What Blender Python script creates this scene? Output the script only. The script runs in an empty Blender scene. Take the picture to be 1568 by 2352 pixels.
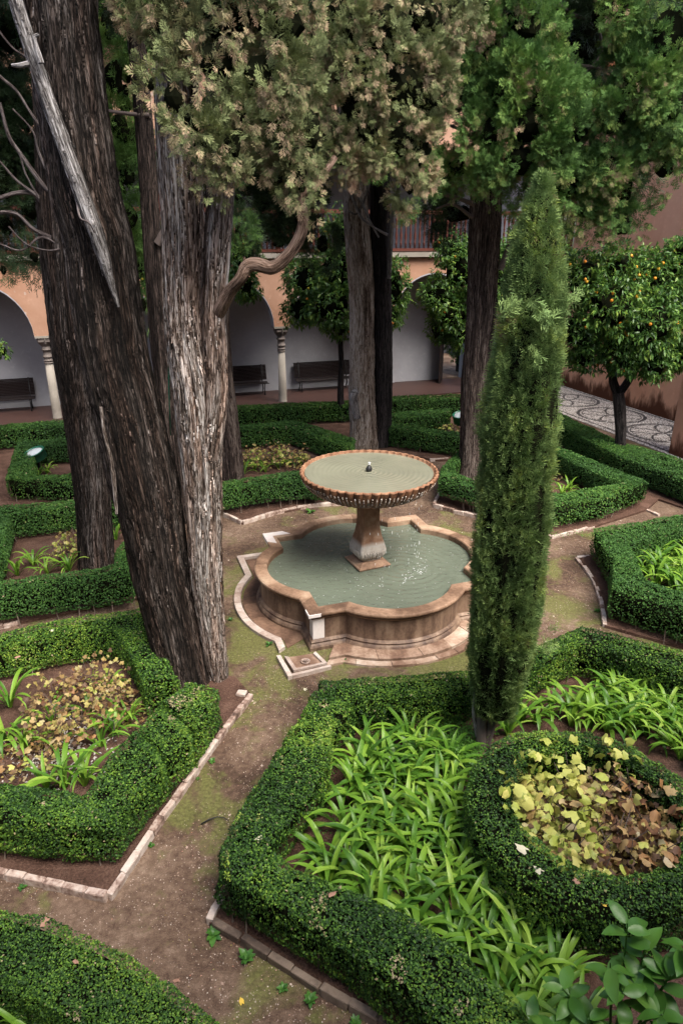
import bpy, bmesh, math, random
import numpy as np
from mathutils import Vector, Matrix

random.seed(7)
RNG = np.random.default_rng(7)
R = math.radians
sc = bpy.context.scene
col = sc.collection

# ------------------------------------------------------------------ camera, sky, sun, exposure
CAMH, PITCH, F = 5.4, 22.0, 1568.0
cam = bpy.data.objects.new('camera', bpy.data.cameras.new('camera'))
col.objects.link(cam)
cam.location = (0, 0, CAMH)
cam.rotation_euler = (R(90 - PITCH), 0, 0)
cam.data.sensor_fit = 'VERTICAL'
cam.data.sensor_height = 36
cam.data.lens = 24
cam.data.clip_end = 500
sc.camera = cam
W = bpy.data.worlds.new('World'); sc.world = W; W.use_nodes = True
nt = W.node_tree
sky = nt.nodes.new('ShaderNodeTexSky'); sky.sky_type = 'NISHITA'; sky.sun_disc = False
SUN_EL, SUN_AZ = 58.0, 138.0            # azimuth clockwise from +Y (away from the camera)
sky.sun_elevation = R(SUN_EL); sky.sun_rotation = R(SUN_AZ)
sky.air_density = 1.0; sky.dust_density = 4.0; sky.ozone_density = 1.0
nt.links.new(sky.outputs[0], nt.nodes['Background'].inputs[0])
nt.nodes['Background'].inputs[1].default_value = 0.11
sl = bpy.data.lights.new('sun', 'SUN'); sl.energy = 2.0; sl.angle = R(38); sl.color = (1, .96, .9)
sun = bpy.data.objects.new('sun', sl); col.objects.link(sun)
d = Vector((math.sin(R(SUN_AZ)) * math.cos(R(SUN_EL)), math.cos(R(SUN_AZ)) * math.cos(R(SUN_EL)), math.sin(R(SUN_EL))))
sun.rotation_euler = d.to_track_quat('Z', 'Y').to_euler()
sc.view_settings.view_transform = 'Standard'; sc.view_settings.look = 'None'
sc.view_settings.gamma = 1; sc.view_settings.use_curve_mapping = False
sc.view_settings.exposure = 1.82
sc.render.engine = 'CYCLES'

# ------------------------------------------------------------------ measuring helpers
# the photograph was surveyed on a 1568 x 2352 grid; these turn a surveyed point into a place
CP, SP = math.cos(R(PITCH)), math.sin(R(PITCH))
def at(x, y, z=0.0):
    dx, dy = (x - 784) / F, (1176 - y) / F
    Y = CP + dy * SP; Z = -SP + dy * CP
    t = (z - CAMH) / Z
    return Vector((dx * t, Y * t, z))
def atY(x, y, Y):
    dx, dy = (x - 784) / F, (1176 - y) / F
    t = Y / (CP + dy * SP)
    return Vector((dx * t, Y, CAMH + (-SP + dy * CP) * t))
def mpp(p):                             # metres per surveyed unit at a point
    return (p.y * CP - (p.z - CAMH) * SP) / F
UA = R(18.5); CU, SU = math.cos(UA), math.sin(UA)
def uv(u, v, z=0.0):                    # the cloister's own axes
    return Vector((u * CU - v * SU, u * SU + v * CU, z))

# ------------------------------------------------------------------ object helpers
def tag(o, label=None, cat=None, group=None, kind=None):
    if label: o['label'] = label
    if cat: o['category'] = cat
    if group: o['group'] = group
    if kind: o['kind'] = kind
    return o
def empty(name, loc, label=None, cat=None, group=None, rot=(0, 0, 0)):
    o = bpy.data.objects.new(name, None); col.objects.link(o)
    o.location = loc; o.rotation_euler = rot; o.empty_display_size = .1
    return tag(o, label, cat, group)
def link(name, me, parent=None, world=True):
    o = bpy.data.objects.new(name, me); col.objects.link(o)
    if parent is not None:
        o.parent = parent
        if world:
            o.matrix_parent_inverse = (Matrix.Translation(parent.location) @ parent.rotation_euler.to_matrix().to_4x4()).inverted()
    return o
def npmesh(name, V, Q, mat, T=None, rnd=None, smooth=False, vec=None):
    """V (n,3); Q (m,4) quads; T (k,3) tris; rnd per face; vec per vertex"""
    me = bpy.data.meshes.new(name)
    V = np.asarray(V, dtype=np.float32)
    q = 0 if Q is None else len(Q); t = 0 if T is None else len(T)
    me.vertices.add(len(V)); me.vertices.foreach_set('co', V.ravel())
    loops = []
    if q: loops.append(np.asarray(Q, dtype=np.int32).ravel())
    if t: loops.append(np.asarray(T, dtype=np.int32).ravel())
    L = np.concatenate(loops)
    me.loops.add(len(L)); me.loops.foreach_set('vertex_index', L)
    st = np.concatenate([np.arange(q) * 4, q * 4 + np.arange(t) * 3]).astype(np.int32)
    me.polygons.add(q + t); me.polygons.foreach_set('loop_start', st)
    if smooth: me.polygons.foreach_set('use_smooth', np.ones(q + t, dtype=bool))
    me.update(calc_edges=True)
    if rnd is not None:
        a = me.attributes.new('rnd', 'FLOAT', 'FACE'); a.data.foreach_set('value', np.asarray(rnd, dtype=np.float32))
    if vec is not None:
        a = me.attributes.new('bc', 'FLOAT_VECTOR', 'POINT'); a.data.foreach_set('vector', np.asarray(vec, dtype=np.float32).ravel())
    for m in (mat if isinstance(mat, (list, tuple)) else [mat]): me.materials.append(m)
    return me
class MB:                                # collects simple shapes into one mesh
    def __init__(s): s.v = []; s.f = []; s.m = []
    def add(s, vs, fs, mi=0):
        b = len(s.v); s.v += [tuple(v) for v in vs]; s.f += [tuple(i + b for i in f) for f in fs]; s.m += [mi] * len(fs); return s
    def box(s, x0, x1, y0, y1, z0, z1, M=None, mi=0):
        vs = [Vector((x, y, z)) for x in (x0, x1) for y in (y0, y1) for z in (z0, z1)]
        if M is not None: vs = [M @ v for v in vs]
        return s.add(vs, [(0, 1, 3, 2), (4, 6, 7, 5), (0, 4, 5, 1), (2, 3, 7, 6), (0, 2, 6, 4), (1, 5, 7, 3)], mi)
    def tube(s, pts, rad, n=8, mi=0):
        pts = [Vector(p) for p in pts]; rad = rad if isinstance(rad, (list, tuple)) else [rad] * len(pts)
        vs = []
        for i, p in enumerate(pts):
            t = (pts[min(i + 1, len(pts) - 1)] - pts[max(i - 1, 0)]).normalized()
            a = t.cross(Vector((.13, .97, .2))).normalized(); b = t.cross(a)
            for k in range(n):
                an = 2 * math.pi * k / n
                vs.append(p + (a * math.cos(an) + b * math.sin(an)) * rad[i])
        fs = [(i * n + k, i * n + (k + 1) % n, (i + 1) * n + (k + 1) % n, (i + 1) * n + k) for i in range(len(pts) - 1) for k in range(n)]
        fs += [tuple(range(n))[::-1], tuple((len(pts) - 1) * n + k for k in range(n))]
        return s.add(vs, fs, mi)
    def lathe(s, prof, n=24, c=(0, 0, 0), mi=0):
        c = Vector(c); vs = [c + Vector((r * math.cos(2 * math.pi * k / n), r * math.sin(2 * math.pi * k / n), z)) for r, z in prof for k in range(n)]
        fs = [(i * n + k, i * n + (k + 1) % n, (i + 1) * n + (k + 1) % n, (i + 1) * n + k) for i in range(len(prof) - 1) for k in range(n)]
        fs += [tuple(range(n))[::-1], tuple((len(prof) - 1) * n + k for k in range(n))]
        return s.add(vs, fs, mi)
    def mesh(s, name, mats, smooth=False, bevel=0):
        me = bpy.data.meshes.new(name); me.from_pydata(s.v, [], s.f); me.update()
        if bevel:
            bm = bmesh.new(); bm.from_mesh(me)
            bmesh.ops.bevel(bm, geom=bm.edges[:], offset=bevel, segments=1, affect='EDGES'); bm.to_mesh(me); bm.free()
        else:
            me.polygons.foreach_set('material_index', s.m)
        if smooth: me.polygons.foreach_set('use_smooth', [True] * len(me.polygons))
        for m in (mats if isinstance(mats, (list, tuple)) else [mats]): me.materials.append(m)
        return me
def catmull(P, n):
    P = [np.array(p, dtype=float) for p in P]; P = [2 * P[0] - P[1]] + P + [2 * P[-1] - P[-2]]
    out = []; m = len(P) - 3
    for i in range(n):
        s = i / (n - 1) * m; k = min(int(s), m - 1); t = s - k
        a, b, c, e = P[k:k + 4]
        out.append(.5 * ((2 * b) + (c - a) * t + (2 * a - 5 * b + 4 * c - e) * t * t + (3 * b - a - 3 * c + e) * t ** 3))
    return np.array(out)

# numpy value noise
_H = np.random.default_rng(3).random(4096)
def vnoise(p):
    p = np.asarray(p, dtype=float); i = np.floor(p).astype(np.int64); f = p - i; f = f * f * (3 - 2 * f)
    r = 0
    for dx in (0, 1):
        for dy in (0, 1):
            for dz in (0, 1):
                h = _H[((i[:, 0] + dx) * 73856093 ^ (i[:, 1] + dy) * 19349663 ^ (i[:, 2] + dz) * 83492791) & 4095]
                r = r + h * np.where(dx, f[:, 0], 1 - f[:, 0]) * np.where(dy, f[:, 1], 1 - f[:, 1]) * np.where(dz, f[:, 2], 1 - f[:, 2])
    return r
def fbm(p, o=3):
    p = np.asarray(p, dtype=float); s = 0; a = .5
    for k in range(o): s = s + a * vnoise(p * 2 ** k + 17.3 * k); a *= .5
    return s / (1 - .5 ** o)
def nrm(a): return a / np.maximum(np.linalg.norm(a, axis=-1, keepdims=True), 1e-9)

# ------------------------------------------------------------------ materials
class N:
    def __init__(s, name):
        s.m = bpy.data.materials.new(name); s.m.use_nodes = True; s.t = s.m.node_tree
        s.p = s.t.nodes['Principled BSDF']; s.o = s.t.nodes['Material Output']
    def n(s, ty, **k):
        x = s.t.nodes.new('ShaderNode' + ty)
        for a, b in k.items(): setattr(x, a, b)
        return x
    def l(s, a, b): s.t.links.new(a, b)
    def coord(s, kind='Position', scale=(1, 1, 1), rot=0):
        if kind == 'Position': c = s.n('NewGeometry').outputs['Position']
        elif kind == 'Object': c = s.n('TexCoord').outputs['Object']
        else:
            a = s.n('Attribute'); a.attribute_name = kind; c = a.outputs['Vector']
        mp = s.n('Mapping'); mp.inputs['Scale'].default_value = scale; mp.inputs['Rotation'].default_value = (0, 0, rot); s.l(c, mp.inputs[0]); return mp.outputs[0]
    def noise(s, c, scale, detail=4, rough=.55, dist=0):
        x = s.n('TexNoise'); x.inputs['Scale'].default_value = scale; x.inputs['Detail'].default_value = detail
        x.inputs['Roughness'].default_value = rough; x.inputs['Distortion'].default_value = dist
        s.l(c, x.inputs['Vector']); return x.outputs['Fac']
    def ramp(s, f, stops, interp='LINEAR'):
        x = s.n('ValToRGB'); x.color_ramp.interpolation = interp; e = x.color_ramp.elements
        while len(e) < len(stops): e.new(.5)
        for k, (p, c) in enumerate(stops):
            e[k].position = p; e[k].color = (c, c, c, 1) if isinstance(c, (int, float)) else (*c, 1)
        s.l(f, x.inputs[0]); return x.outputs[0]
    def math(s, op, a, b=None, clamp=False):
        x = s.n('Math', operation=op); x.use_clamp = clamp
        for i, v in enumerate((a, b)):
            if v is None: continue
            if isinstance(v, (int, float)): x.inputs[i].default_value = v
            else: s.l(v, x.inputs[i])
        return x.outputs[0]
    def mix(s, f, a, b, mode='MIX'):
        x = s.n('Mix', data_type='RGBA', blend_type=mode)
        for sock, v in ((x.inputs[0], f), (x.inputs[6], a), (x.inputs[7], b)):
            if isinstance(v, (int, float)): sock.default_value = v
            elif isinstance(v, tuple): sock.default_value = (*v, 1)
            else: s.l(v, sock)
        return x.outputs[2]
    def bump(s, h, dist=.01, st=1.0, prev=None):
        x = s.n('Bump'); x.inputs['Distance'].default_value = dist; x.inputs['Strength'].default_value = st
        s.l(h, x.inputs['Height'])
        if prev is not None: s.l(prev, x.inputs['Normal'])
        return x.outputs[0]
    def done(s, color=None, rough=.8, normal=None, spec=.3, metal=0):
        if color is not None:
            if isinstance(color, tuple): s.p.inputs['Base Color'].default_value = (*color, 1)
            else: s.l(color, s.p.inputs['Base Color'])
        if isinstance(rough, (int, float)): s.p.inputs['Roughness'].default_value = rough
        else: s.l(rough, s.p.inputs['Roughness'])
        s.p.inputs['Specular IOR Level'].default_value = spec; s.p.inputs['Metallic'].default_value = metal
        if normal is not None: s.l(normal, s.p.inputs['Normal'])
        return s.m
def leafmat(name, stops, patch=1.3, patchmix=.45, rough=.5, trans=.25, obj=False, spec=.35, contrast=1.7):
    """colour per leaf: the leaf's own random value blended with broad patches of growth"""
    b = N(name)
    if obj: rv = b.n('ObjectInfo').outputs['Random']
    else:
        a = b.n('Attribute'); a.attribute_name = 'rnd'; rv = a.outputs['Fac']
    pn = b.noise(b.coord(), patch, 2, .5)
    pn = b.math('ADD', b.math('MULTIPLY', b.math('SUBTRACT', pn, .5), contrast), .5, True)
    f = b.math('ADD', b.math('MULTIPLY', rv, 1 - patchmix), b.math('MULTIPLY', pn, patchmix))
    c = b.ramp(f, stops)
    b.done(c, rough, None, spec)
    if trans:
        tr = b.n('BsdfTranslucent'); b.l(c, tr.inputs[0])
        mx = b.n('MixShader'); mx.inputs[0].default_value = trans
        b.l(b.p.outputs[0], mx.inputs[1]); b.l(tr.outputs[0], mx.inputs[2]); b.l(mx.outputs[0], b.o.inputs[0])
    return b.m
M = {}
M['box'] = leafmat('boxwood_leaf', [(0, (.01, .024, .007)), (.3, (.022, .058, .013)), (.5, (.06, .14, .022)), (.7, (.135, .25, .03)), (.88, (.25, .35, .05)), (1, (.34, .28, .16))], 1.1, .45, .55, spec=.22, contrast=2.6)
M['boxfar'] = leafmat('far_boxwood_leaf', [(0, (.014, .036, .012)), (.4, (.045, .115, .027)), (.7, (.085, .19, .036)), (.94, (.17, .28, .045)), (1, (.3, .25, .14))], .6, .5, .6, spec=.2)
M['cyB'] = leafmat('olive_brown_cypress_spray', [(0, (.04, .04, .016)), (.2, (.1, .095, .04)), (.4, (.13, .155, .065)), (.58, (.19, .225, .09)), (.76, (.32, .22, .145)), (.88, (.34, .31, .16)), (1, (.46, .3, .2))], 1.9, .5, .7, .1, contrast=2.2, spec=.15)
M['cyG'] = leafmat('green_cypress_spray', [(0, (.02, .036, .014)), (.3, (.055, .11, .03)), (.55, (.11, .21, .05)), (.8, (.2, .28, .065)), (.93, (.24, .2, .1)), (1, (.34, .22, .14))], 1.0, .45, 0.7, .1, spec=.15, contrast=2.2)
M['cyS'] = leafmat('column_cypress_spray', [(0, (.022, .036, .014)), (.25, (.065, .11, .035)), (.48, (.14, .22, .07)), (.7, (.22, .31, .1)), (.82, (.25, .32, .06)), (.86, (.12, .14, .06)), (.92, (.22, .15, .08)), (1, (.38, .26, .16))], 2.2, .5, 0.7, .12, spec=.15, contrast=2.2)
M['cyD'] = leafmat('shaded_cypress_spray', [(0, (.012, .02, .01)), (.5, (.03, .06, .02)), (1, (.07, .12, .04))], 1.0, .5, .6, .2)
M['orl'] = leafmat('orange_tree_leaf', [(0, (.02, .05, .015)), (.35, (.055, .13, .03)), (.65, (.11, .22, .04)), (.88, (.22, .32, .05)), (1, (.45, .42, .06))], 1.1, .4, .38, .3, spec=.35)
M['inner'] = leafmat('inner_shade_core', [(0, (.004, .005, .003)), (1, (.011, .012, .006))], 3, .7, .95, 0, spec=0)  # near-black: shade inside crowns and hedges is put into the colour
M['strap'] = leafmat('strap_leaf', [(0, (.03, .09, .012)), (.35, (.085, .2, .02)), (.7, (.19, .34, .035)), (.92, (.34, .48, .08)), (1, (.5, .36, .04))], 1.6, .35, .38, .35, True, .3)
M['broad'] = leafmat('broad_leaf', [(0, (.05, .14, .02)), (.6, (.085, .21, .03)), (1, (.15, .28, .045))], 2, .3, .36, .35, True, .35)
M['weed'] = leafmat('weed_leaf', [(0, (.03, .1, .02)), (1, (.08, .2, .03))], 2, .2, .4, .3, True)
M['vineY'] = leafmat('yellow_vine_leaf', [(0, (.18, .25, .04)), (.35, (.38, .43, .08)), (.75, (.58, .56, .16)), (1, (.56, .36, .1))], 3, .4, .5, .35, True)
M['vineB'] = leafmat('brown_vine_leaf', [(0, (.07, .035, .02)), (.3, (.17, .08, .04)), (.55, (.34, .18, .07)), (.8, (.44, .33, .15)), (1, (.55, .47, .36))], 4, .3, .6, .3, True)
M['vineS'] = leafmat('withered_vine_leaf', [(0, (.05, .03, .018)), (.3, (.14, .08, .045)), (.55, (.3, .2, .07)), (.8, (.38, .34, .1)), (1, (.42, .35, .25))], 4, .25, .6, .3)
M['vineL'] = leafmat('yellow_green_vine_leaf', [(0, (.2, .26, .05)), (.6, (.4, .42, .1)), (1, (.5, .42, .14))], 4, .3, .5, .35)
def bark(name, stops, gs=1.0, bs=.012, hueshift=None):
    b = N(name); c = b.coord('bc', (1, 1, 1))
    n1 = b.noise(c, 30 * gs, 6, .8, .7); n2 = b.noise(c, 95 * gs, 3, .65); n3 = b.noise(c, 3.2, 4, .65)
    ck = b.math('ABSOLUTE', b.math('SUBTRACT', b.noise(c, 17 * gs, 4, .6, 1.2), .5)); ck = b.ramp(ck, [(0, 0.), (.035, 1.)])
    ck2 = b.math('ABSOLUTE', b.math('SUBTRACT', b.noise(c, 44 * gs, 3, .6, 1.), .5)); ck2 = b.ramp(ck2, [(0, .25), (.05, 1.)])
    f = b.math('ADD', b.math('MULTIPLY', n1, .6), b.math('ADD', b.math('MULTIPLY', n2, .25), b.math('MULTIPLY', n3, .5)))
    f = b.math('ADD', b.math('MULTIPLY', b.math('SUBTRACT', f, .675), 2.1), .55)
    f = b.math('SUBTRACT', f, b.math('MULTIPLY', b.math('SUBTRACT', 1., b.math('MULTIPLY', ck, ck2)), .3))
    cl = b.ramp(f, stops)
    if hueshift:
        k = b.noise(c, 7, 2, .5)
        cl = b.mix(b.ramp(k, [(.45, 0.), (.62, .8)]), cl, b.mix(.6, cl, hueshift, 'MULTIPLY'))
    h = b.math('ADD', b.math('ADD', b.math('MULTIPLY', n1, 1.0), b.math('MULTIPLY', n2, .4)), b.math('MULTIPLY', b.math('MULTIPLY', ck, ck2), .5))
    return b.done(cl, .9, b.bump(h, bs, 1.0), .15)
M['bark1'] = bark('grey_shaggy_bark', [(.2, (.014, .01, .007)), (.34, (.08, .058, .045)), (.46, (.22, .175, .145)), (.58, (.44, .39, .35)), (.72, (.66, .62, .58))], 1, .03, (1, .62, .42))
M['bark1b'] = bark('dark_shaggy_bark', [(.24, (.005, .004, .003)), (.43, (.02, .015, .012)), (.56, (.052, .041, .034)), (.68, (.13, .108, .096)), (.84, (.3, .27, .25))], 1, .03, (1, .66, .48))
M['bark2'] = bark('light_brown_bark', [(.15, (.03, .02, .015)), (.33, (.16, .115, .085)), (.46, (.33, .26, .2)), (.62, (.56, .5, .44))], 1, .03)
M['bark3'] = bark('dark_brown_bark', [(.22, (.008, .006, .005)), (.42, (.036, .026, .022)), (.6, (.1, .072, .06)), (.78, (.24, .2, .17))], .9, .025)
M['bark4'] = bark('blackish_bark', [(.3, (.008, .007, .007)), (.5, (.03, .026, .025)), (.75, (.09, .075, .07))], .9, .02)
M['limb'] = bark('red_brown_limb_bark', [(.15, (.03, .018, .012)), (.4, (.16, .1, .07)), (.65, (.36, .25, .19))], 1.6, .012)
M['dead'] = bark('silver_dead_wood', [(.2, (.03, .026, .024)), (.42, (.16, .145, .135)), (.65, (.4, .38, .37))], 1.2, .012)
M['limbgrey'] = bark('grey_brown_bare_branch', [(.3, (.03, .022, .02)), (.5, (.1, .08, .075)), (.75, (.22, .19, .18))], 1.2, .006)
M['twig'] = N('twig').done((.11, .085, .075), .9)
M['stem'] = N('hedge_stem').done((.17, .13, .1), .9)
def plaster(name, base, dark, stain=None, light=None):
    b = N(name); c = b.coord()
    n1 = b.noise(c, .7, 4, .6); n2 = b.noise(c, 7, 5, .65)
    cl = b.mix(b.ramp(n1, [(.35, 0.), (.65, 1.)]), base, dark)
    cl = b.mix(b.ramp(n2, [(.55, 0.), (.75, .35)]), cl, tuple(min(1, x * 1.35) for x in base))
    if light: cl = b.mix(b.ramp(b.noise(c, 2.2, 4, .7), [(.63, 0.), (.68, .8)]), cl, light)
    if stain:
        z = b.n('SeparateXYZ'); b.l(b.n('NewGeometry').outputs['Position'], z.inputs[0])
        zz = b.math('ADD', z.outputs[2], b.math('MULTIPLY', b.noise(b.coord('Position', (1, 1, .35)), 1.7, 4, .7), -1.9))
        cl = b.mix(b.ramp(b.math('ADD', zz, .9), [(.15, 1.), (.3, .85), (.55, .0)]), cl, stain)
    return b.done(cl, .92, b.bump(n2, .008, .6), .15)
M['ochre'] = plaster('ochre_pink_plaster', (.4, .24, .165), (.32, .175, .11), None, (.42, .37, .32))
M['ochreR'] = plaster('orange_wall_plaster', (.68, .4, .27), (.6, .33, .215), (.1, .042, .024))
M['white'] = plaster('whitewashed_plaster', (.33, .33, .35), (.27, .27, .29))
M['soffit'] = plaster('dark_soffit_timber', (.05, .035, .025), (.035, .025, .018))
M['marble'] = plaster('column_marble', (.3, .27, .23), (.2, .18, .15))
M['capital'] = plaster('weathered_capital_stone', (.2, .17, .15), (.12, .1, .09))
M['rail'] = N('red_brown_painted_timber').done((.085, .026, .018), .45)
M['bench'] = N('dark_bench_slat').done((.009, .005, .005), .4, spec=.3)
M['iron'] = N('black_iron').done((.015, .015, .016), .5)
M['door'] = N('dark_door_timber').done((.02, .012, .01), .6)
M['roof'] = N('clay_roof_tile').done((.3, .12, .06), .85)
M['greenp'] = N('green_enamel').done((.008, .12, .065), .35, spec=.5)
M['glass'] = N('milky_lamp_glass').done((.55, .6, .6), .15, spec=.5)
b = N('orange_peel'); M['orange'] = b.done(b.ramp(b.n('ObjectInfo').outputs['Random'], [(0, (.75, .22, .015)), (.6, (.8, .32, .02)), (1, (.65, .5, .04))]), .4, None, .5)
def stone(name, stops, sc1=2.2, bs=.004, moss=0, rnd=True):
    b = N(name); c = b.coord(); n1 = b.noise(c, sc1, 5, .65, .3); n2 = b.noise(c, 22, 4, .65)
    f = b.math('ADD', b.math('MULTIPLY', n1, .75), b.math('MULTIPLY', n2, .25))
    if rnd: f = b.math('ADD', f, b.math('MULTIPLY', b.math('SUBTRACT', b.n('ObjectInfo').outputs['Random'], .5), .18))
    cl = b.ramp(f, stops)
    return b.done(cl, .75, b.bump(n2, bs, 1.), .3)
M['brick'] = stone('weathered_edging_brick', [(.25, (.05, .03, .022)), (.38, (.2, .13, .1)), (.45, (.36, .27, .22)), (.56, (.48, .4, .34)), (.8, (.6, .53, .47))], 7, .006)
M['brick_dark'] = stone('damp_edging_brick', [(.25, (.03, .022, .018)), (.45, (.085, .06, .045)), (.62, (.2, .15, .11)), (.8, (.3, .22, .16))], 3)
M['pale'] = stone('pale_kerb_stone', [(.25, (.12, .075, .055)), (.42, (.27, .195, .155)), (.6, (.42, .35, .3)), (.8, (.58, .52, .48))], 3)
M['coping'] = stone('rust_stained_coping', [(.25, (.05, .028, .018)), (.42, (.13, .075, .045)), (.55, (.25, .155, .098)), (.68, (.37, .265, .18)), (.85, (.5, .4, .3))], 2.0)
M['slab'] = stone('stained_gutter_slab', [(.25, (.07, .04, .028)), (.42, (.17, .1, .065)), (.54, (.32, .22, .155)), (.66, (.44, .35, .27)), (.85, (.58, .5, .43))], 2.0)
M['slabd'] = stone('damp_gutter_slab', [(.25, (.03, .018, .012)), (.45, (.1, .055, .035)), (.62, (.21, .125, .08)), (.85, (.34, .24, .17))], 2.4)
M['whitest'] = stone('white_marble_repair', [(.25, (.45, .36, .3)), (.5, (.62, .56, .52)), (.8, (.7, .67, .64))], 3, rnd=False)
def streaked(name, stops, zs=.25, sc1=5):
    b = N(name); c = b.coord('Position', (1, 1, zs)); n1 = b.noise(c, sc1, 5, .6); n2 = b.noise(b.coord(), 25, 4, .65)
    return b.done(b.ramp(b.math('ADD', b.math('MULTIPLY', n1, .8), b.math('MULTIPLY', n2, .2)), stops), .6, b.bump(n2, .004, .8), .35)
M['wall_st'] = streaked('brown_marble_pool_wall', [(.28, (.025, .014, .01)), (.42, (.085, .05, .034)), (.55, (.18, .118, .078)), (.7, (.29, .21, .15))])
M['ped'] = streaked('rust_stained_pedestal', [(.3, (.09, .055, .035)), (.5, (.2, .135, .09)), (.68, (.34, .27, .21))], .5, 3)
# pedestal: pale lime crust on the bulb, rust above it
def pedmat():
    b = N('limescale_pedestal'); z = b.n('SeparateXYZ'); b.l(b.n('NewGeometry').outputs['Position'], z.inputs[0])
    c = b.coord(); n = b.noise(c, 5, 4, .6); n2 = b.noise(c, 30, 4, .6)
    rust = b.ramp(n, [(.3, (.12, .055, .028)), (.5, (.23, .12, .065)), (.7, (.33, .22, .15))])
    pale = b.ramp(n, [(.3, (.28, .24, .2)), (.7, (.47, .43, .38))])
    m = b.ramp(b.math('ADD', z.outputs[2], b.math('MULTIPLY', n, .12)), [(0, 0.), (.62, 0.), (.68, 1.), (.94, 1.), (1., .0)])
    return b.done(b.mix(m, rust, pale), .6, b.bump(n2, .004, .7), .35)
M['ped'] = pedmat()
def bowlmat():
    b = N('rusty_scalloped_bowl_stone'); c = b.coord(); n = b.noise(b.coord('Position', (1, 1, .3)), 9, 4, .6); n2 = b.noise(c, 40, 3, .6)
    cl = b.ramp(n, [(.3, (.022, .01, .006)), (.45, (.09, .038, .02)), (.6, (.23, .105, .052)), (.75, (.42, .23, .13))])
    return b.done(cl, .55, b.bump(n2, .003, .8), .4)
M['bowl'] = bowlmat()
M['rimst'] = stone('orange_bowl_rim_stone', [(.25, (.07, .03, .017)), (.45, (.19, .09, .048)), (.6, (.32, .175, .1)), (.8, (.45, .32, .22))], 5, rnd=False)
b = N('limescale_beads'); M['bead'] = b.done(b.ramp(b.noise(b.coord(), 14, 3), [(.32, (.14, .08, .05)), (.45, (.45, .37, .3)), (.6, (.66, .6, .54))]), .7)
def watermat(name, colr, ctr, ring, wave, rough=.06, amp=1.):
    b = N(name); c = b.coord()
    g = b.n('VectorMath', operation='DISTANCE'); b.l(b.n('NewGeometry').outputs['Position'], g.inputs[0]); g.inputs[1].default_value = ctr
    wob = b.math('ADD', g.outputs['Value'], b.math('MULTIPLY', b.noise(c, 2.5, 2, .5), .12))
    s = b.math('SINE', b.math('MULTIPLY', wob, ring))
    fall = b.math('DIVIDE', .35, b.math('ADD', g.outputs['Value'], .35))
    h = b.math('ADD', b.math('MULTIPLY', b.math('MULTIPLY', s, fall), .5), b.math('MULTIPLY', b.noise(b.coord('Position', (1, 1.6, 1)), 7, 3, .6, .4), wave))
    cl = b.ramp(b.noise(c, 1.1, 3), [(.35, tuple(x * .82 for x in colr)), (.65, colr)])
    return b.done(cl, rough, b.bump(h, .014 * amp, 1.), .5)
# ground
def groundmat():
    b = N('trodden_earth'); c = b.coord()
    n1 = b.noise(c, .8, 5, .62); n2 = b.noise(c, 14, 5, .7); n3 = b.noise(c, 90, 3, .6)
    f = b.math('ADD', b.math('MULTIPLY', n1, .5), b.math('ADD', b.math('MULTIPLY', n2, .32), b.math('MULTIPLY', n3, .18)))
    cl = b.ramp(f, [(.38, (.032, .019, .012)), (.47, (.082, .05, .033)), (.54, (.14, .092, .062)), (.66, (.27, .195, .14))])
    # moss, thicker around the fountain and along damp margins
    g = b.n('VectorMath', operation='DISTANCE'); b.l(b.n('NewGeometry').outputs['Position'], g.inputs[0]); g.inputs[1].default_value = (.9, 8.2, 0)
    near = b.ramp(b.math('DIVIDE', g.outputs['Value'], 9.), [(0, .2), (.4, .14), (.75, .0), (1, .03)])
    ms = b.math('ADD', b.noise(b.coord('Position', (1, 1, 1)), 1.15, 5, .68, .5), near)
    mask = b.ramp(ms, [(.6, 0.), (.7, .75)])
    mc = b.ramp(b.noise(c, 30, 3), [(.35, (.07, .075, .02)), (.65, (.15, .16, .045))])
    cl = b.mix(mask, cl, mc)
    vo = b.n('TexVoronoi'); vo.inputs['Scale'].default_value = 42; b.l(c, vo.inputs['Vector'])
    pk = b.math('MULTIPLY', b.ramp(vo.outputs['Distance'], [(.12, 1.), (.22, 0.)]), b.ramp(b.noise(c, 6, 3), [(.5, 0.), (.62, 1.)]))
    cl = b.mix(pk, cl, (.42, .34, .28))
    return b.done(cl, .9, b.bump(b.math('ADD', b.math('MULTIPLY', n2, 1.), b.math('MULTIPLY', n3, .5)), .025, .8), .2)
M['ground'] = groundmat()
def soilmat():
    b = N('bed_soil'); c = b.coord(); n1 = b.noise(c, 3, 5, .7); n2 = b.noise(c, 45, 4, .7)
    cl = b.ramp(b.math('ADD', b.math('MULTIPLY', n1, .5), b.math('MULTIPLY', n2, .5)), [(.34, (.035, .02, .014)), (.5, (.1, .056, .04)), (.66, (.19, .115, .085)), (.78, (.3, .2, .15))])
    return b.done(cl, .95, b.bump(n2, .03, 1.), .1)
M['soil'] = soilmat()
M['gravel'] = N('loose_gravel'); b = M['gravel']; a = b.n('Attribute'); a.attribute_name = 'rnd'
M['gravel'] = b.done(b.ramp(a.outputs['Fac'], [(0, (.12, .075, .055)), (.5, (.3, .21, .16)), (.85, (.5, .43, .36)), (1, (.33, .13, .08))]), .85)
b = N('white_pebbles'); a = b.n('Attribute'); a.attribute_name = 'rnd'
M['pebw'] = b.done(b.ramp(a.outputs['Fac'], [(0, (.2, .17, .15)), (.5, (.38, .35, .32)), (1, (.6, .57, .54))]), .6)
b = N('black_pebbles'); a = b.n('Attribute'); a.attribute_name = 'rnd'
M['pebb'] = b.done(b.ramp(a.outputs['Fac'], [(0, (.018, .018, .02)), (1, (.07, .065, .065))]), .5)
M['mortar'] = stone('cobble_bedding', [(.3, (.07, .06, .055)), (.7, (.15, .13, .12))], 8, rnd=False)
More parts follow.
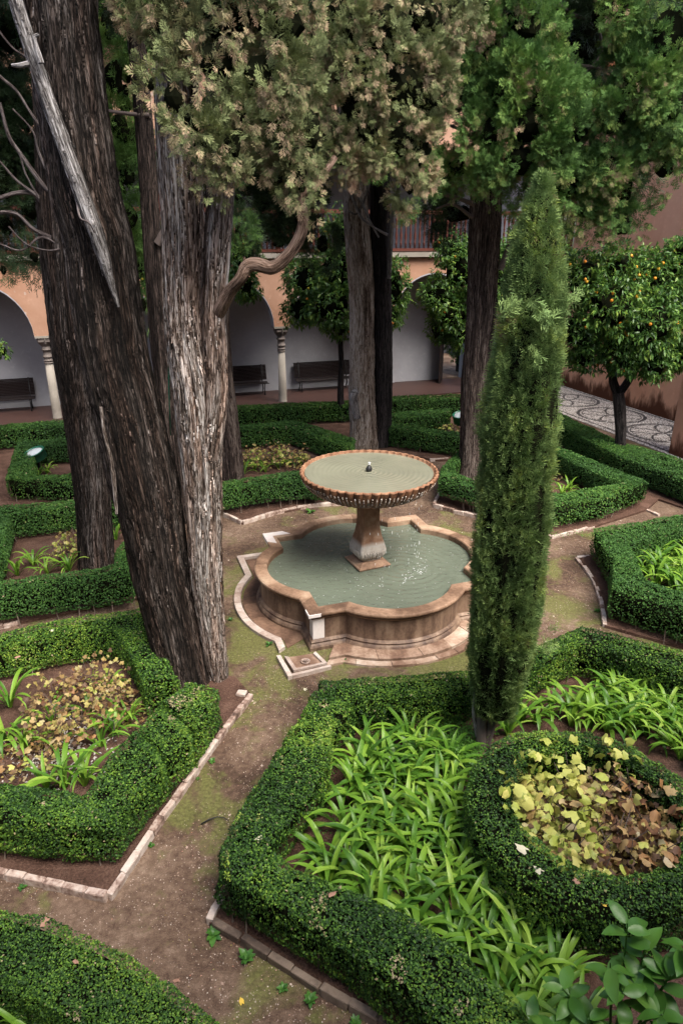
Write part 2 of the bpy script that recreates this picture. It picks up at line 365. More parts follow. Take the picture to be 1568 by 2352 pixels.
b = N('gallery_floor_tiles'); br = b.n('TexBrick'); br.inputs['Scale'].default_value = 3.5
br.inputs['Color1'].default_value = (.055, .025, .02, 1); br.inputs['Color2'].default_value = (.042, .021, .018, 1); br.inputs['Mortar'].default_value = (.05, .035, .03, 1)
br.inputs['Mortar Size'].default_value = .02
b.l(b.coord('Position', (1, 1, 1), -UA), br.inputs['Vector']); M['tile'] = b.done(br.outputs['Color'], .5)

# ------------------------------------------------------------------ ground
def sheet(name, pts, mat, z, kind='structure', parent=None, sub=0):
    bm = bmesh.new(); f = bm.faces.new([bm.verts.new((p[0], p[1], z)) for p in pts])
    f.normal_update()
    if f.normal.z < 0: f.normal_flip()
    bmesh.ops.triangulate(bm, faces=[f])
    me = bpy.data.meshes.new(name); bm.to_mesh(me); bm.free(); me.materials.append(mat)
    o = link(name, me, parent)
    if kind: o['kind'] = kind
    return o
sheet('ground', [(-150, -60), (150, -60), (150, 250), (-150, 250)], M['ground'], 0)

def slab_poly(name, px, mat, zt, kind=None):       # raised soil of a planting bed
    pts = [at(x, y, 0) for x, y in px]; n = len(pts)
    if sum(pts[i].x * pts[(i + 1) % n].y - pts[(i + 1) % n].x * pts[i].y for i in range(n)) < 0: pts = pts[::-1]
    bm = bmesh.new(); t = [bm.verts.new((p.x, p.y, zt)) for p in pts]; bt = [bm.verts.new((p.x, p.y, -.05)) for p in pts]
    f = bm.faces.new(t); 
    for i in range(n): bm.faces.new((bt[i], bt[(i + 1) % n], t[(i + 1) % n], t[i]))
    bmesh.ops.triangulate(bm, faces=[f])
    me = bpy.data.meshes.new(name); bm.to_mesh(me); bm.free(); me.materials.append(mat)
    o = link(name, me); o['kind'] = 'structure'; return o
beds = {
 'L': [(-260, 1965), (0, 2012), (247, 2066), (577, 1600), (540, 1560), (420, 1540), (370, 1460), (345, 1420), (-260, 1530)],
 'C': [(482, 2128), (514, 2068), (640, 1880), (745, 1660), (760, 1650), (1075, 1625), (1230, 1560), (1350, 1515), (1420, 1530), (1750, 1660), (1900, 2420), (1000, 2440)],
 'D': [(1325, 1285), (1352, 1281), (1395, 1255), (1750, 1215), (1900, 1500), (1560, 1490), (1387, 1442), (1384, 1415), (1377, 1379), (1364, 1342), (1346, 1313)],
 'E': [(995, 1166), (1012, 1128), (1050, 1100), (1075, 1062), (1200, 1020), (1290, 1040), (1510, 1150), (1484, 1174), (1360, 1214), (1263, 1238), (1100, 1192)],
 'F': [(1150, 960), (1280, 978), (1420, 1042), (1568, 1090), (1780, 1140), (1780, 1240), (1510, 1150), (1340, 1075), (1150, 1000)],
 'N': [(440, 1160), (512, 1187), (556, 1206), (640, 1181), (720, 1165), (815, 1158), (830, 1100), (820, 1040), (760, 1020), (500, 1000), (420, 1040)],
 'G': [(500, 985), (500, 950), (1080, 930), (1180, 1060), (1000, 1060), (895, 1040), (820, 1035), (700, 1010)],
 'H': [(-200, 1010), (320, 990), (320, 1170), (-200, 1190)],
 'W': [(-200, 1260), (26, 1240), (145, 1222), (330, 1200), (360, 1370), (44, 1435), (0, 1444), (-200, 1480)],
}
for k, pts in beds.items(): slab_poly('garden_bed', pts, M['soil'], .045)
sheet('garden_soil', [uv(-14, 12), uv(-6.5, 12), uv(-6.5, 21.9), uv(-14, 21.9)], M['soil'], .004)

# small stones on the paths, one joined scatter
def stones_mesh(name, P, S, mat, flat=.6, rnd=None, n=1):
    k = len(P); base = np.array([[1, 0, 0], [0, 1, 0], [-1, 0, 0], [0, -1, 0], [0, 0, 1], [.7, .7, .6], [-.7, -.6, .6]])[:5]
    a = RNG.random(k) * 6.28; ca, sa = np.cos(a), np.sin(a); asp = .6 + .4 * RNG.random(k)
    B = base[None] * S[:, None, None]; B[:, :, 1] *= asp[:, None]; B[:, :, 2] *= flat
    x = B[:, :, 0] * ca[:, None] - B[:, :, 1] * sa[:, None]; y = B[:, :, 0] * sa[:, None] + B[:, :, 1] * ca[:, None]
    V = np.stack([x, y, B[:, :, 2]], -1) + P[:, None]
    t = np.array([[0, 1, 4], [1, 2, 4], [2, 3, 4], [3, 0, 4]])
    T = (t[None] + 5 * np.arange(k)[:, None, None]).reshape(-1, 3)
    r = RNG.random(k) if rnd is None else rnd
    return npmesh(name, V.reshape(-1, 3), None, mat, T, np.repeat(r, 4))
def inpoly(P, poly):
    x, y = P[:, 0], P[:, 1]; r = np.zeros(len(P), bool); n = len(poly)
    for i in range(n):
        x1, y1 = poly[i][0], poly[i][1]; x2, y2 = poly[(i + 1) % n][0], poly[(i + 1) % n][1]
        c = ((y1 > y) != (y2 > y)) & (x < (x2 - x1) * (y - y1) / (y2 - y1 + 1e-12) + x1); r ^= c
    return r
bedw = {k: [at(x, y, 0) for x, y in v] for k, v in beds.items()}
FC = Vector((.47, 9.95, 0))                        # fountain centre
P = np.c_[RNG.uniform(-4, 6.5, 60000), RNG.uniform(2.6, 14.5, 60000), np.zeros(60000)]
keep = np.ones(len(P), bool)
for k in bedw: keep &= ~inpoly(P, bedw[k])
keep &= np.hypot(P[:, 0] - FC.x, P[:, 1] - FC.y) > 2.45
keep &= fbm(P * 1.3 + 5, 3) + .3 * RNG.random(len(P)) > .56
P = P[keep]
me = stones_mesh('gravel', P, RNG.uniform(.0025, .008, len(P)) * (1 + 1.6 * (RNG.random(len(P)) > .985)), M['gravel'])
tag(link('gravel', me), 'small pale grit and gravel scattered over the earth paths', 'gravel', kind='stuff')

# ------------------------------------------------------------------ the cloister: arcade, upper gallery, back wall
V0, V1 = 22.75, 23.2                                # faces of the arcade wall
VB = 24.9                                           # back wall of the gallery
ZS, ZC, SPN = 2.62, 4.75, 3.67
COLS = [-1.8 + SPN * i for i in range(-3, 6)]
UW = 16.55                                          # face of the right wall
arc = empty('arcaded_building', uv(1.8, 23), 'ochre plastered arcaded building with upper gallery behind the trees', 'building')
def prism(mb, pts, v0, v1, mi=0):                   # pts (u,z) outline extruded along v
    n = len(pts); a = [uv(u, v0, z) for u, z in pts]; c = [uv(u, v1, z) for u, z in pts]
    mb.add(a + c, [tuple(range(n)), tuple(range(2 * n - 1, n - 1, -1))] + [(i, i + n, (i + 1) % n + n, (i + 1) % n) for i in range(n)], mi)
mb = MB(); mw = MB()
hw = .27; rad = SPN / 2 - hw
for i in range(len(COLS) - 1):
    uc = (COLS[i] + COLS[i + 1]) / 2; K = 18
    ap = [(uc - rad * math.cos(math.pi * k / K), ZS + rad * math.sin(math.pi * k / K) * 1.02) for k in range(K + 1)]
    for k in range(K):                              # spandrels as quads up to the cornice
        (u0, z0), (u1, z1) = ap[k], ap[k + 1]
        prism(mb, [(u0, z0), (u1, z1), (u1, ZC), (u0, ZC)], V0, V1)
        mw.add([uv(u0, V0 - .004, z0 - .03), uv(u1, V0 - .004, z1 - .03), uv(u1, V1, z1 - .03), uv(u0, V1, z0 - .03),
                uv(u0, V0 - .004, z0 + .012), uv(u1, V0 - .004, z1 + .012)], [(0, 1, 2, 3), (0, 4, 5, 1)])
    link('arch_edge', mw.mesh('arch_edge', M['white']), arc); mw = MB()
    if i: prism(mb, [(COLS[i] - hw, ZS), (COLS[i] + hw, ZS), (COLS[i] + hw, ZC), (COLS[i] - hw, ZC)], V0, V1)
prism(mb, [(COLS[-1] - hw, 0), (UW, 0), (UW, ZC), (COLS[-1] - hw, ZC)], V0, V1)
link('arcade_wall', mb.mesh('arcade_wall', M['ochre']), arc)
def ubox(u0, u1, v0, v1, z0, z1, mb=None):
    mb = mb or MB(); prism(mb, [(u0, z0), (u1, z0), (u1, z1), (u0, z1)], v0, v1); return mb
U0 = COLS[0]
DU0, DU1 = 12.6, 13.55                              # doorway in the back wall
m = ubox(U0, DU0, VB, VB + .4, 0, 4.6); ubox(DU1, UW + .3, VB, VB + .4, 0, 4.6, m); ubox(DU0, DU1, VB, VB + .4, 2.9, 4.6, m)
link('gallery_back_wall', m.mesh('gallery_back_wall', M['white']), arc)
m = ubox(10.35, 10.5, VB - .08, VB, 0, 4.4); link('wall_pilaster', m.mesh('wall_pilaster', M['white']), arc)
link('gallery_ceiling', ubox(U0, UW + .3, V1, VB, 4.4, 4.6).mesh('gallery_ceiling', M['soffit']), arc)
link('gallery_floor', ubox(U0, UW, V0 - .35, VB, -.1, .05).mesh('gallery_floor', M['tile']), arc)
link('cornice', ubox(U0, UW, V0 - .16, V1, ZC, ZC + .14).mesh('cornice', M['marble']), arc)
link('gallery_end_wall', ubox(UW, UW + .35, V0, VB + .4, 0, 4.6).mesh('gallery_end_wall', M['white']), arc)
link('upper_floor', ubox(U0, UW, V1, VB + 1.2, ZC - .12, ZC + .13).mesh('upper_floor', M['soffit']), arc)
link('upper_back_wall', ubox(U0, UW + .3, VB + .8, VB + 1.2, ZC + .13, 8.1).mesh('upper_back_wall', M['white']), arc)
link('upper_beam', ubox(U0, UW, V0 - .05, V1, 7.7, 8.0).mesh('upper_beam', M['rail']), arc)
link('upper_wall_band', ubox(U0, UW + .3, V0 - .02, V1, 8.0, 10.6).mesh('upper_wall_band', M['ochre']), arc)
link('upper_ceiling', ubox(U0, UW, V1, VB + .8, 7.9, 8.0).mesh('upper_ceiling', M['soffit']), arc)
link('eaves', ubox(U0, UW + .3, V0 - .7, VB + 1.2, 10.6, 10.75).mesh('eaves', M['roof']), arc)
# balustrade
rl = ubox(U0, UW, V0 - .02, V0 + .1, ZC + .18, ZC + .27); link('bottom_rail', rl.mesh('bottom_rail', M['rail']), arc)
link('top_rail', ubox(U0, UW, V0 - .03, V0 + .11, 6.08, 6.2).mesh('top_rail', M['rail']), arc)
bal = MB().lathe([(.028, 0), (.028, .12), (.045, .15), (.02, .2), (.036, .32), (.042, .42), (.02, .56), (.034, .6), (.02, .64), (.036, .8), (.042, .92), (.022, .98), (.028, 1.02), (.028, 1.06)], 10).mesh('baluster', M['rail'], True)
for i in range(int((UW - U0) / .17)):
    if U0 + i * .17 < -4.5: continue
    o = link('baluster', bal, arc, False); p = uv(U0 + .1 + i * .17, V0 + .04, ZC + .265); o.location = arc.matrix_basis.inverted() @ p if False else p - arc.location
post = MB().box(-.08, .08, -.08, .08, 0, 2.95).mesh('gallery_post', M['rail'], bevel=.01)
colu = MB().lathe([(.17, 0), (.17, .06), (.13, .1), (.12, 1.2), (.115, 1.25), (.14, 1.28), (.14, 1.34), (.2, 1.5)], 16).mesh('upper_column', M['marble'], True)
for u in COLS:
    o = link('gallery_post', post, arc, False); o.location = uv(u, V0 + .25, ZC + .14) - arc.location; o.rotation_euler.z = UA
# dark windows upstairs
for u in (-4.6, -.4, 3.2, 6.6, 9.4, 12.2):
    link('window', ubox(u, u + 1.0, VB + .74, VB + .8, 5.2, 7.2).mesh('window', M['door']), arc)
# open door leaf and doorway
m = MB(); Mx = Matrix.Translation(uv(DU0 - .02, VB - .02, .06)) @ Matrix.Rotation(UA + R(-122), 4, 'Z')
m.box(0, .95, -.03, .03, 0, 2.8, Mx); 
dl = link('door', m.mesh('door', M['door']), arc); dl['label'] = 'dark timber door leaf standing open'
# columns
shaft = [(.145, 0.0), (.15, .03), (.14, .07), (.125, .12), (.118, 1.6)]
def make_column():
    c = empty('marble_column', (0, 0, .05))
    link('shaft', MB().lathe([(.15, 0), (.15, .02), (.135, .05), (.138, .3), (.118, 1.72)], 20).mesh('shaft', M['marble'], True), c, False)
    link('neck_rings', MB().lathe([(.118, 1.72), (.14, 1.73), (.14, 1.755), (.12, 1.765), (.12, 1.79), (.142, 1.8), (.142, 1.83), (.12, 1.84), (.122, 1.9), (.145, 1.91), (.145, 1.95), (.12, 1.96), (.12, 2.12), (.16, 2.13), (.16, 2.16), (.13, 2.17), (.13, 2.24)], 20).mesh('neck_rings', M['capital'], True), c, False)
    cpo = link('capital', MB().lathe([(.14, 2.24), (.17, 2.27), (.22, 2.34), (.24, 2.42), (.24, 2.5), (.2, 2.505)], 4).mesh('capital', M['capital']), c, False)
    
    cp = link('capital_block', MB().box(-.21, .21, -.21, .21, 2.36, 2.5).mesh('capital_block', M['capital'], bevel=.03), cpo, False)
    link('abacus', MB().box(-.27, .27, -.24, .24, 2.505, 2.57).mesh('abacus', M['marble']), cpo, False)
    return c
def copy_tree(o, parent=None):
    c = o.copy(); col.objects.link(c)
    if parent is not None: c.parent = parent
    for ch in o.children: copy_tree(ch, c)
    return c
clab = {3: 'slender pale marble column at the far left beside the dark leaning trunk', 4: 'marble column glimpsed between the two big cypress trunks',
        5: 'marble column standing between the two slatted benches', 6: 'marble column hidden behind the forked rear cypress trunk',
        7: 'marble column behind the straight reddish trunk near the open door'}
c0 = make_column(); first = True
for i, u in enumerate(COLS):
    if i not in clab: continue
    c = c0 if first else copy_tree(c0); first = False
    c.location = uv(u, (V0 + V1) / 2, .05); c.rotation_euler.z = UA
    tag(c, clab[i], 'column', 'marble columns of the arcade')
# right wall
o = link('camera_side_building', ubox(-9.4, UW + .4, -2.2, -1.6, 0, 10).mesh('camera_side_building', M['white'])); tag(o, 'whitewashed building wall closing the courtyard on the viewer side', 'building')
o = link('left_wing', ubox(-9.4, -9, -1.6, V0, 0, 10).mesh('left_wing', M['white'])); tag(o, 'whitewashed wing closing the courtyard on the left', 'building')
rw = MB(); ubox(UW, UW + .4, -1.6, V0, 0, 10.5, rw)
o = link('orange_wall', rw.mesh('orange_wall', M['ochreR'])); tag(o, 'tall orange plastered wall with dark damp stains along its foot', 'wall')
o = link('orange_pier', ubox(13.85, 14.5, 13.2, 13.85, 0, 7.5).mesh('orange_pier', M['ochreR'])); tag(o, 'pinkish plastered pier at the right edge beside the pebble path', 'pier')
# beyond the open door
sheet('courtyard_paving', [uv(8, VB + .4), uv(24, VB + .4), uv(24, 38), uv(8, 38)], M['slab'], .012)
o = link('garden_wall', ubox(9, 22, 31, 31.3, 0, 3.0).mesh('garden_wall', M['white'])); tag(o, 'pale wall seen through the open doorway', 'wall')

# benches
def make_bench(L):
    b_ = empty('slatted_bench', (0, 0, .05))
    Mt = Matrix.Rotation(R(-14), 4, 'X')
    for k in range(11):
        z = .5 + k * .048; y = .22 + (z - .45) * .25
        link('slat', MB().box(-L / 2, L / 2, y - .012, y + .012, z - .0225, z + .0225).mesh('slat', M['bench'], bevel=.004), b_, False)
    for k in range(8):
        y = -.22 + k * .055; z = .42 + .03 * math.sin(k / 7 * 3.0) * -1
        link('slat', MB().box(-L / 2, L / 2, y - .02, y + .02, z - .012, z + .012).mesh('slat', M['bench'], bevel=.004), b_, False)
    for s in (-.42, .42):
        m = MB(); x = s * L
        m.tube([(x, -.2, 0), (x, -.13, .2), (x, -.22, .39), (x, .2, .37), (x, .24, .5), (x, .36, 1.02)], .022, 6); m.tube([(x, .2, .37), (x, .12, .2), (x, .26, 0)], .022, 6)
        link('iron_frame', m.mesh('iron_frame', M['iron'], True), b_, False)
    return b_
for n_, (u, L, lab) in enumerate(((-3.45, 1.9, 'dark slatted bench at the far left edge of the gallery'), (4.3, 2.1, 'dark slatted bench left of the middle marble column'), (7.5, 2.2, 'dark slatted bench right of the middle marble column, behind the thin orange trunk'))):
    bb = make_bench(L); bb.location = uv(u, VB - .5, .05); bb.rotation_euler.z = UA; tag(bb, lab, 'bench', 'slatted benches in the gallery')

# ------------------------------------------------------------------ pebble mosaic path
pa = [uv(13.75, 9), uv(UW, 9), uv(UW, V0 - .35), uv(13.75, V0 - .35)]
path = sheet('pebble_path', pa, M['mortar'], .008)
n = 42000
pu = RNG.uniform(13.78, UW - .03, n); pv = RNG.uniform(10.5, V0 - .4, n)
du = pu - 15.2; per = 2.3; dv = (pv - .6) % per - per / 2
def ringd(cu, cv, r): return np.abs(np.hypot(du - cu, dv - cv) - r)
blk = (ringd(0, 0, 1.02) < .055) | (ringd(0, 0, .9) < .018)
for cu, cv in ((.85, 0), (-.85, 0), (0, .85), (0, -.85)):
    blk |= (ringd(cu, cv, .85) < .035) & (np.hypot(du, dv) < .9)
blk |= np.abs(np.abs(du) - 1.22) < .04
Pp = np.c_[pu * CU - pv * SU, pu * SU + pv * CU, np.full(n, .012)]
for nm, mk, mt, s0 in (('white_pebbles', ~blk, M['pebw'], .02), ('black_pebbles', blk, M['pebb'], .021)):
    q = Pp[mk]; o = link(nm, stones_mesh(nm, q, RNG.uniform(s0 * .7, s0 * 1.2, len(q)), mt, .5))
    tag(o, 'white pebbles filling the mosaic path by the orange wall' if nm[0] == 'w' else 'dark pebbles drawing circles in the mosaic path', 'pebbles', kind='stuff')

# ------------------------------------------------------------------ fountain
def qf(c, k, a, K=14):                              # quatrefoil with square corners, one quarter after another
    out = []
    h = a - c; Rr = (k * k + h * h) / (2 * h); cy = -(a - Rr); th = math.asin(min(1, k / Rr))
    side = [(-c, -c)] + [(-c + (c - k) * j / 3, -c) for j in range(1, 3)]
    side += [(Rr * math.sin(-th + 2 * th * j / K), cy - Rr * math.cos(-th + 2 * th * j / K)) for j in range(K + 1)]
    side += [(k + (c - k) * j / 3, -c) for j in range(1, 3)]
    for q in range(4):
        ca, sa = math.cos(q * math.pi / 2), math.sin(q * math.pi / 2)
        out += [(x * ca - y * sa, x * sa + y * ca) for x, y in side]
    return out
NS = len(qf(1.25, .8, 1.68)) // 4
def ring(t, z, zj=None):
    pts = qf(1.25 + t, .8 + .65 * t, 1.68 + t)
    return [FC + Vector((x * CU - y * SU, x * SU + y * CU, z)) for x, y in pts]
def loft(rings, i0, i1, closed=False, wrap=True, mi=None):
    mb = MB(); idx = [i % (4 * NS) for i in range(i0, i1 + 1)]
    vs = [r[i] for r in rings for i in idx]; k = len(idx); nr = len(rings)
    fs = [(j * k + i, j * k + i + 1, (j + 1) * k + i + 1, (j + 1) * k + i) for j in range(nr - 1) for i in range(k - 1)]
    if closed:
        fs += [((nr - 1) * k + i, (nr - 1) * k + i + 1, i + 1, i) for i in range(k - 1)]
        fs += [tuple(j * k for j in range(nr)), tuple(j * k + k - 1 for j in range(nr))[::-1]]
    return mb.add(vs, fs)
ft = empty('fountain', FC, 'quatrefoil stone fountain with a scalloped bowl on a pedestal in the middle of the garden', 'fountain')
def stitch(mbs, name, mat, parent, sm=False):
    me = mbs.mesh(name, mat, sm)
    bm = bmesh.new(); bm.from_mesh(me); bmesh.ops.recalc_face_normals(bm, faces=bm.faces[:]); bm.to_mesh(me); bm.free()
    return link(name, me, parent)
wallp = [(.02, .15), (.02, .475), (.12, .475), (.12, .15), (.145, .135), (.16, .12), (.15, .095), (.175, .075), (.19, .05), (.19, 0)]
stitch(loft([ring(t, z) for t, z in wallp], 0, 4 * NS), 'pool_wall', M['wall_st'], ft)
copp = [(0, .478), (0, .585), (.012, .6), (.175, .6), (.195, .588), (.2, .57), (.195, .55), (.17, .54), (.15, .52), (.158, .505), (.15, .49), (.135, .478)]
cuts = []
for q in range(4):
    s = q * NS; cuts += [s - 2, s + 3, s + 8, s + 13]
cuts = sorted(x % (4 * NS) for x in cuts)
for i, a in enumerate(cuts):
    e = cuts[(i + 1) % len(cuts)]; e = e if e > a else e + 4 * NS
    rg = [ring(t, z + 0.0) for t, z in copp]
    o = stitch(loft(rg, a, e, True), 'coping_stone', M['whitest'] if i == 0 and False else M['coping'], ft)
    o.scale = (1, 1, 1)
# pale marble repair blocks at the front corner and the left corner
def cblock(q, t0, t1, z0, z1, ext, name):
    rg = [ring(t0, z0), ring(t0, z1), ring(t1, z1), ring(t1, z0)]
    s = q * NS
    return stitch(loft(rg, s - ext, s + ext, True), name, M['whitest'], ft)
cblock(0, .11, .1235, .152, .474, 1, 'corner_repair'); cblock(0, .14, .2035, .545, .5905, 1, 'corner_repair')
cblock(3, .06, .2035, .545, .604, 2, 'corner_repair')
# water in the pool
wp = ring(.01, .5); bm = bmesh.new(); bm.faces.new([bm.verts.new(p) for p in wp]); me = bpy.data.meshes.new('pool_water'); bm.to_mesh(me); bm.free()
if me.polygons[0].normal.z < 0: me.flip_normals()
me.materials.append(watermat('murky_pool_water', (.115, .135, .1), (FC.x + .5, FC.y - .2, .5), 48, 1.5, .07)); link('pool_water', me, ft)
# pedestal
PC = FC + Vector((-.05, 0, 0))
Mp = Matrix.Translation(PC) @ Matrix.Rotation(UA + R(6), 4, 'Z')
def sq(prof, n=6, cham=.12):                        # chamfered square lathe
    mb = MB(); vs = []
    for h, z in prof:
        c = h * (1 - cham)
        for sx, sy in ((1, -1), (1, 1), (-1, 1), (-1, -1)):
            p = [(sx * h, sy * c), (sx * c, sy * h)]
            if sx * sy < 0: p = p[::-1]
            vs += [Mp @ Vector((x, y, z)) for x, y in p]
    k = 8; fs = [(i * k + j, i * k + (j + 1) % k, (i + 1) * k + (j + 1) % k, (i + 1) * k + j) for i in range(len(prof) - 1) for j in range(k)]
    fs += [tuple(range(k))[::-1], tuple((len(prof) - 1) * k + j for j in range(k))]
    return mb.add(vs, fs)
stitch(sq([(.262, .40), (.262, .50), (.272, .51), (.28, .53), (.272, .545), (.25, .552), (.2, .59), (.185, .6)], cham=.02), 'pedestal_base', M['coping'], ft)
stitch(sq([(.15, .6), (.155, .63), (.185, .655), (.215, .7), (.228, .76), (.226, .8), (.21, .86), (.185, .95), (.165, 1.03), (.15, 1.12), (.141, 1.22), (.138, 1.35), (.14, 1.5), (.15, 1.52), (.165, 1.53), (.18, 1.56), (.18, 1.62)], cham=.1), 'pedestal_shaft', M['ped'], ft)
m = MB()
for q in range(4):
    Mq = Mp @ Matrix.Rotation(q * math.pi / 2, 4, 'Z')
    for x in (-.14, -.075, .0, .075, .14):
        for s in (-1, 1):
            if abs(x + s * .014) > .17: continue
            m.tube([Mq @ Vector(v) for v in ((x + s * .014, -.165, .63), (x + s * .014, -.215, .68), (x + s * .014, -.236, .74), (x + s * .02, -.225, .79))], [.008, .011, .011, .006], 6)
link('carved_leaf_band', m.mesh('carved_leaf_band', M['ped'], True), ft)
# bowl: scalloped, fluted
NF, SEG = 52, 6
def bowl_ring(r, z, amp, ph=0):
    return [PC + Vector(((r + amp * (abs(math.sin(math.pi * (k / SEG)))) - amp * .5) * math.cos(2 * math.pi * k / (NF * SEG)), (r + amp * (abs(math.sin(math.pi * (k / SEG)))) - amp * .5) * math.sin(2 * math.pi * k / (NF * SEG)), z)) for k in range(NF * SEG)]
def ringmesh(rs, name, mat):
    n = NF * SEG; mb = MB(); fs = [(j * n + i, j * n + (i + 1) % n, (j + 1) * n + (i + 1) % n, (j + 1) * n + i) for j in range(len(rs) - 1) for i in range(n)]
    mb.add([v for r in rs for v in r], fs); return stitch(mb, name, mat, ft)
ringmesh([bowl_ring(*a) for a in ((1.03, 2.075, .03), (1.05, 2.055, .032), (1.03, 2.0, .035), (.985, 1.91, .036), (.9, 1.82, .036), (.77, 1.745, .032), (.6, 1.69, .026), (.42, 1.65, .02), (.25, 1.63, .0), (.15, 1.618, 0))], 'bowl', M['bowl'])
ringmesh([bowl_ring(*a) for a in ((.9, 1.97, .0), (.965, 2.0, .02), (1.005, 2.045, .024), (1.02, 2.08, .024), (1.035, 2.085, .024), (1.048, 2.076, .026), (1.053, 2.06, .03))], 'bowl_rim', M['rimst'])
mb = MB(); mb.lathe([(.05, 2.052), (.985, 2.0535)], 64, (PC.x, PC.y, 0)); me = mb.mesh('bowl_water', watermat('murky_bowl_water', (.2, .2, .145), (PC.x, PC.y, 2.05), 85, .3, .05, .4)); link('bowl_water', me, ft)
# lime beads hanging in the flutes under the rim
base = MB().lathe([(.003, 0), (.011, .006), (.011, .016), (.003, .022)], 6).mesh('b', M['bead']); bv = [v.co.copy() for v in base.vertices]; bf = [tuple(p.vertices) for p in base.polygons]
mb = MB()
for k in range(NF * 2):
    an = 2 * math.pi * (k + .25) / (NF * 2)
    for j in range(7):
        z = 1.965 - j * .023; r = float(np.interp(z, [1.745, 1.82, 1.91, 2.0], [.77, .9, .985, 1.03])) + .016
        if random.random() < .18: continue
        s = random.uniform(.6, 1.15); c = PC + Vector((math.cos(an) * r, math.sin(an) * r, z))
        mb.add([c + v * s for v in bv], bf)
o = link('limescale_beads', mb.mesh('limescale_beads', M['bead'], True), ft); o['kind'] = 'stuff'
# jet
m = MB().lathe([(.002, 2.04), (.035, 2.05), (.05, 2.08), (.05, 2.1), (.03, 2.135), (.012, 2.15), (.008, 2.17), (.002, 2.172)], 16, (PC.x, PC.y, 0)); link('jet_nozzle', m.mesh('jet_nozzle', M['iron'], True), ft)
b = N('bubbling_water'); M['foam'] = b.done((.8, .82, .82), .2, spec=.5)
mb = MB()
for k in range(10):
    an = random.random() * 6.3; r = random.uniform(0, .02); c = PC + Vector((math.cos(an) * r, math.sin(an) * r, 2.155 + .05 * random.random())); q = random.uniform(.005, .013)
    mb.lathe([(q * .2, -q), (q, -q * .4), (q, q * .4), (q * .2, q)], 6, c)
link('water_bubble', mb.mesh('water_bubble', M['foam'], True), ft)
# foam flecks and falling drops
mb = MB()
for k in range(900):
    if k < 420:
        a_ = random.uniform(-2.0, .9); r_ = .82 + random.gauss(0, .07); x, y = FC.x + r_ * math.cos(a_) * 1.0, FC.y + r_ * math.sin(a_)
        if random.random() > .05 + .45 * math.exp(-((a_ + .45) / .5) ** 2): continue
    else:
        a_ = random.uniform(0, 6.3); r_ = random.uniform(.4, 1.6); x, y = FC.x + r_ * math.cos(a_), FC.y + r_ * math.sin(a_)
        if random.random() > .5: continue
    s = random.uniform(.002, .007) * (1.3 if k < 420 else .8)
    mb.add([(x - s * 2.2, y, .5035), (x, y - s * .6, .5035), (x + s * 2, y + s * .2, .5035), (x, y + s * .6, .5035)], [(0, 1, 2, 3)])
for k in range(60):
    a_ = random.uniform(-1.6, .9); r_ = 1.03; x, y, z = PC.x + r_ * math.cos(a_) * .8, PC.y + r_ * math.sin(a_) * .8, random.uniform(.55, 1.6); s = .0022
    mb.add([(x - s, y, z), (x + s, y, z), (x + s, y, z + .035), (x - s, y, z + .035), (x, y - s, z), (x, y + s, z), (x, y + s, z + .03), (x, y - s, z + .03)], [(0, 1, 2, 3), (4, 5, 6, 7)])
o = link('foam_and_drops', mb.mesh('foam_and_drops', M['foam']), ft); o['kind'] = 'stuff'
# gutter slabs and kerb stones around the pool
def qfring(c, k, a, z): return [FC + Vector((x * CU - y * SU, x * SU + y * CU, z)) for x, y in qf(c, k, a)]
def seg(rA, rB, z0, z1, i0, i1, name, mat, parent, gap=.004, jit=.0):
    idx = [i % (4 * NS) for i in range(i0, i1 + 1)]
    a = [rA[i].copy() for i in idx]; c = [rB[i].copy() for i in idx]
    for L in (a, c):
        d0 = (L[1] - L[0]).normalized(); L[0] += d0 * gap; d1 = (L[-1] - L[-2]).normalized(); L[-1] -= d1 * gap
    dz = random.uniform(-jit, jit); k = len(idx)
    vs = [Vector((p.x, p.y, z1 + dz)) for p in a] + [Vector((p.x, p.y, z1 + dz + random.uniform(-jit, jit) * .5)) for p in c] + [Vector((p.x, p.y, z0)) for p in a] + [Vector((p.x, p.y, z0)) for p in c]
    fs = []
    for i in range(k - 1):
        fs += [(i, i + 1, k + i + 1, k + i), (2 * k + i, 2 * k + i + 1, i + 1, i), (k + i, k + i + 1, 3 * k + i + 1, 3 * k + i)]
    fs += [(0, k, 3 * k, 2 * k), (k - 1, 2 * k - 1, 4 * k - 1, 3 * k - 1)]
    return stitch(MB().add(vs, fs), name, mat, parent)
gA, gB = qfring(1.44, .92, 1.87, 0), qfring(1.72, 1.02, 2.08, 0)
gC, gD = qfring(1.755, 1.03, 2.115, 0), qfring(1.86, 1.08, 2.22, 0)
T4 = 4 * NS
i = 2
while i < T4 - 2:
    st = random.choice((3, 4, 3)); e = min(i + st, T4 - 2)
    west = i >= 3 * NS - 2                           # the left lobe is a damp sunken channel
    seg(gA, gB, -.04, .012 if west else .05, i, e, 'gutter_slab', M['slabd'] if west else M['slab'], ft, .003, .004)
    i = e
i = 2
while i < T4 - 2:
    st = random.choice((2, 3)); e = min(i + st, T4 - 2); west = i >= 3 * NS - 3
    seg(gC, gD, -.04, .055 if west else .035, i, e, 'gutter_kerb_stone', M['pale'] if west else M['slab'], ft, .003, .006)
    i = e
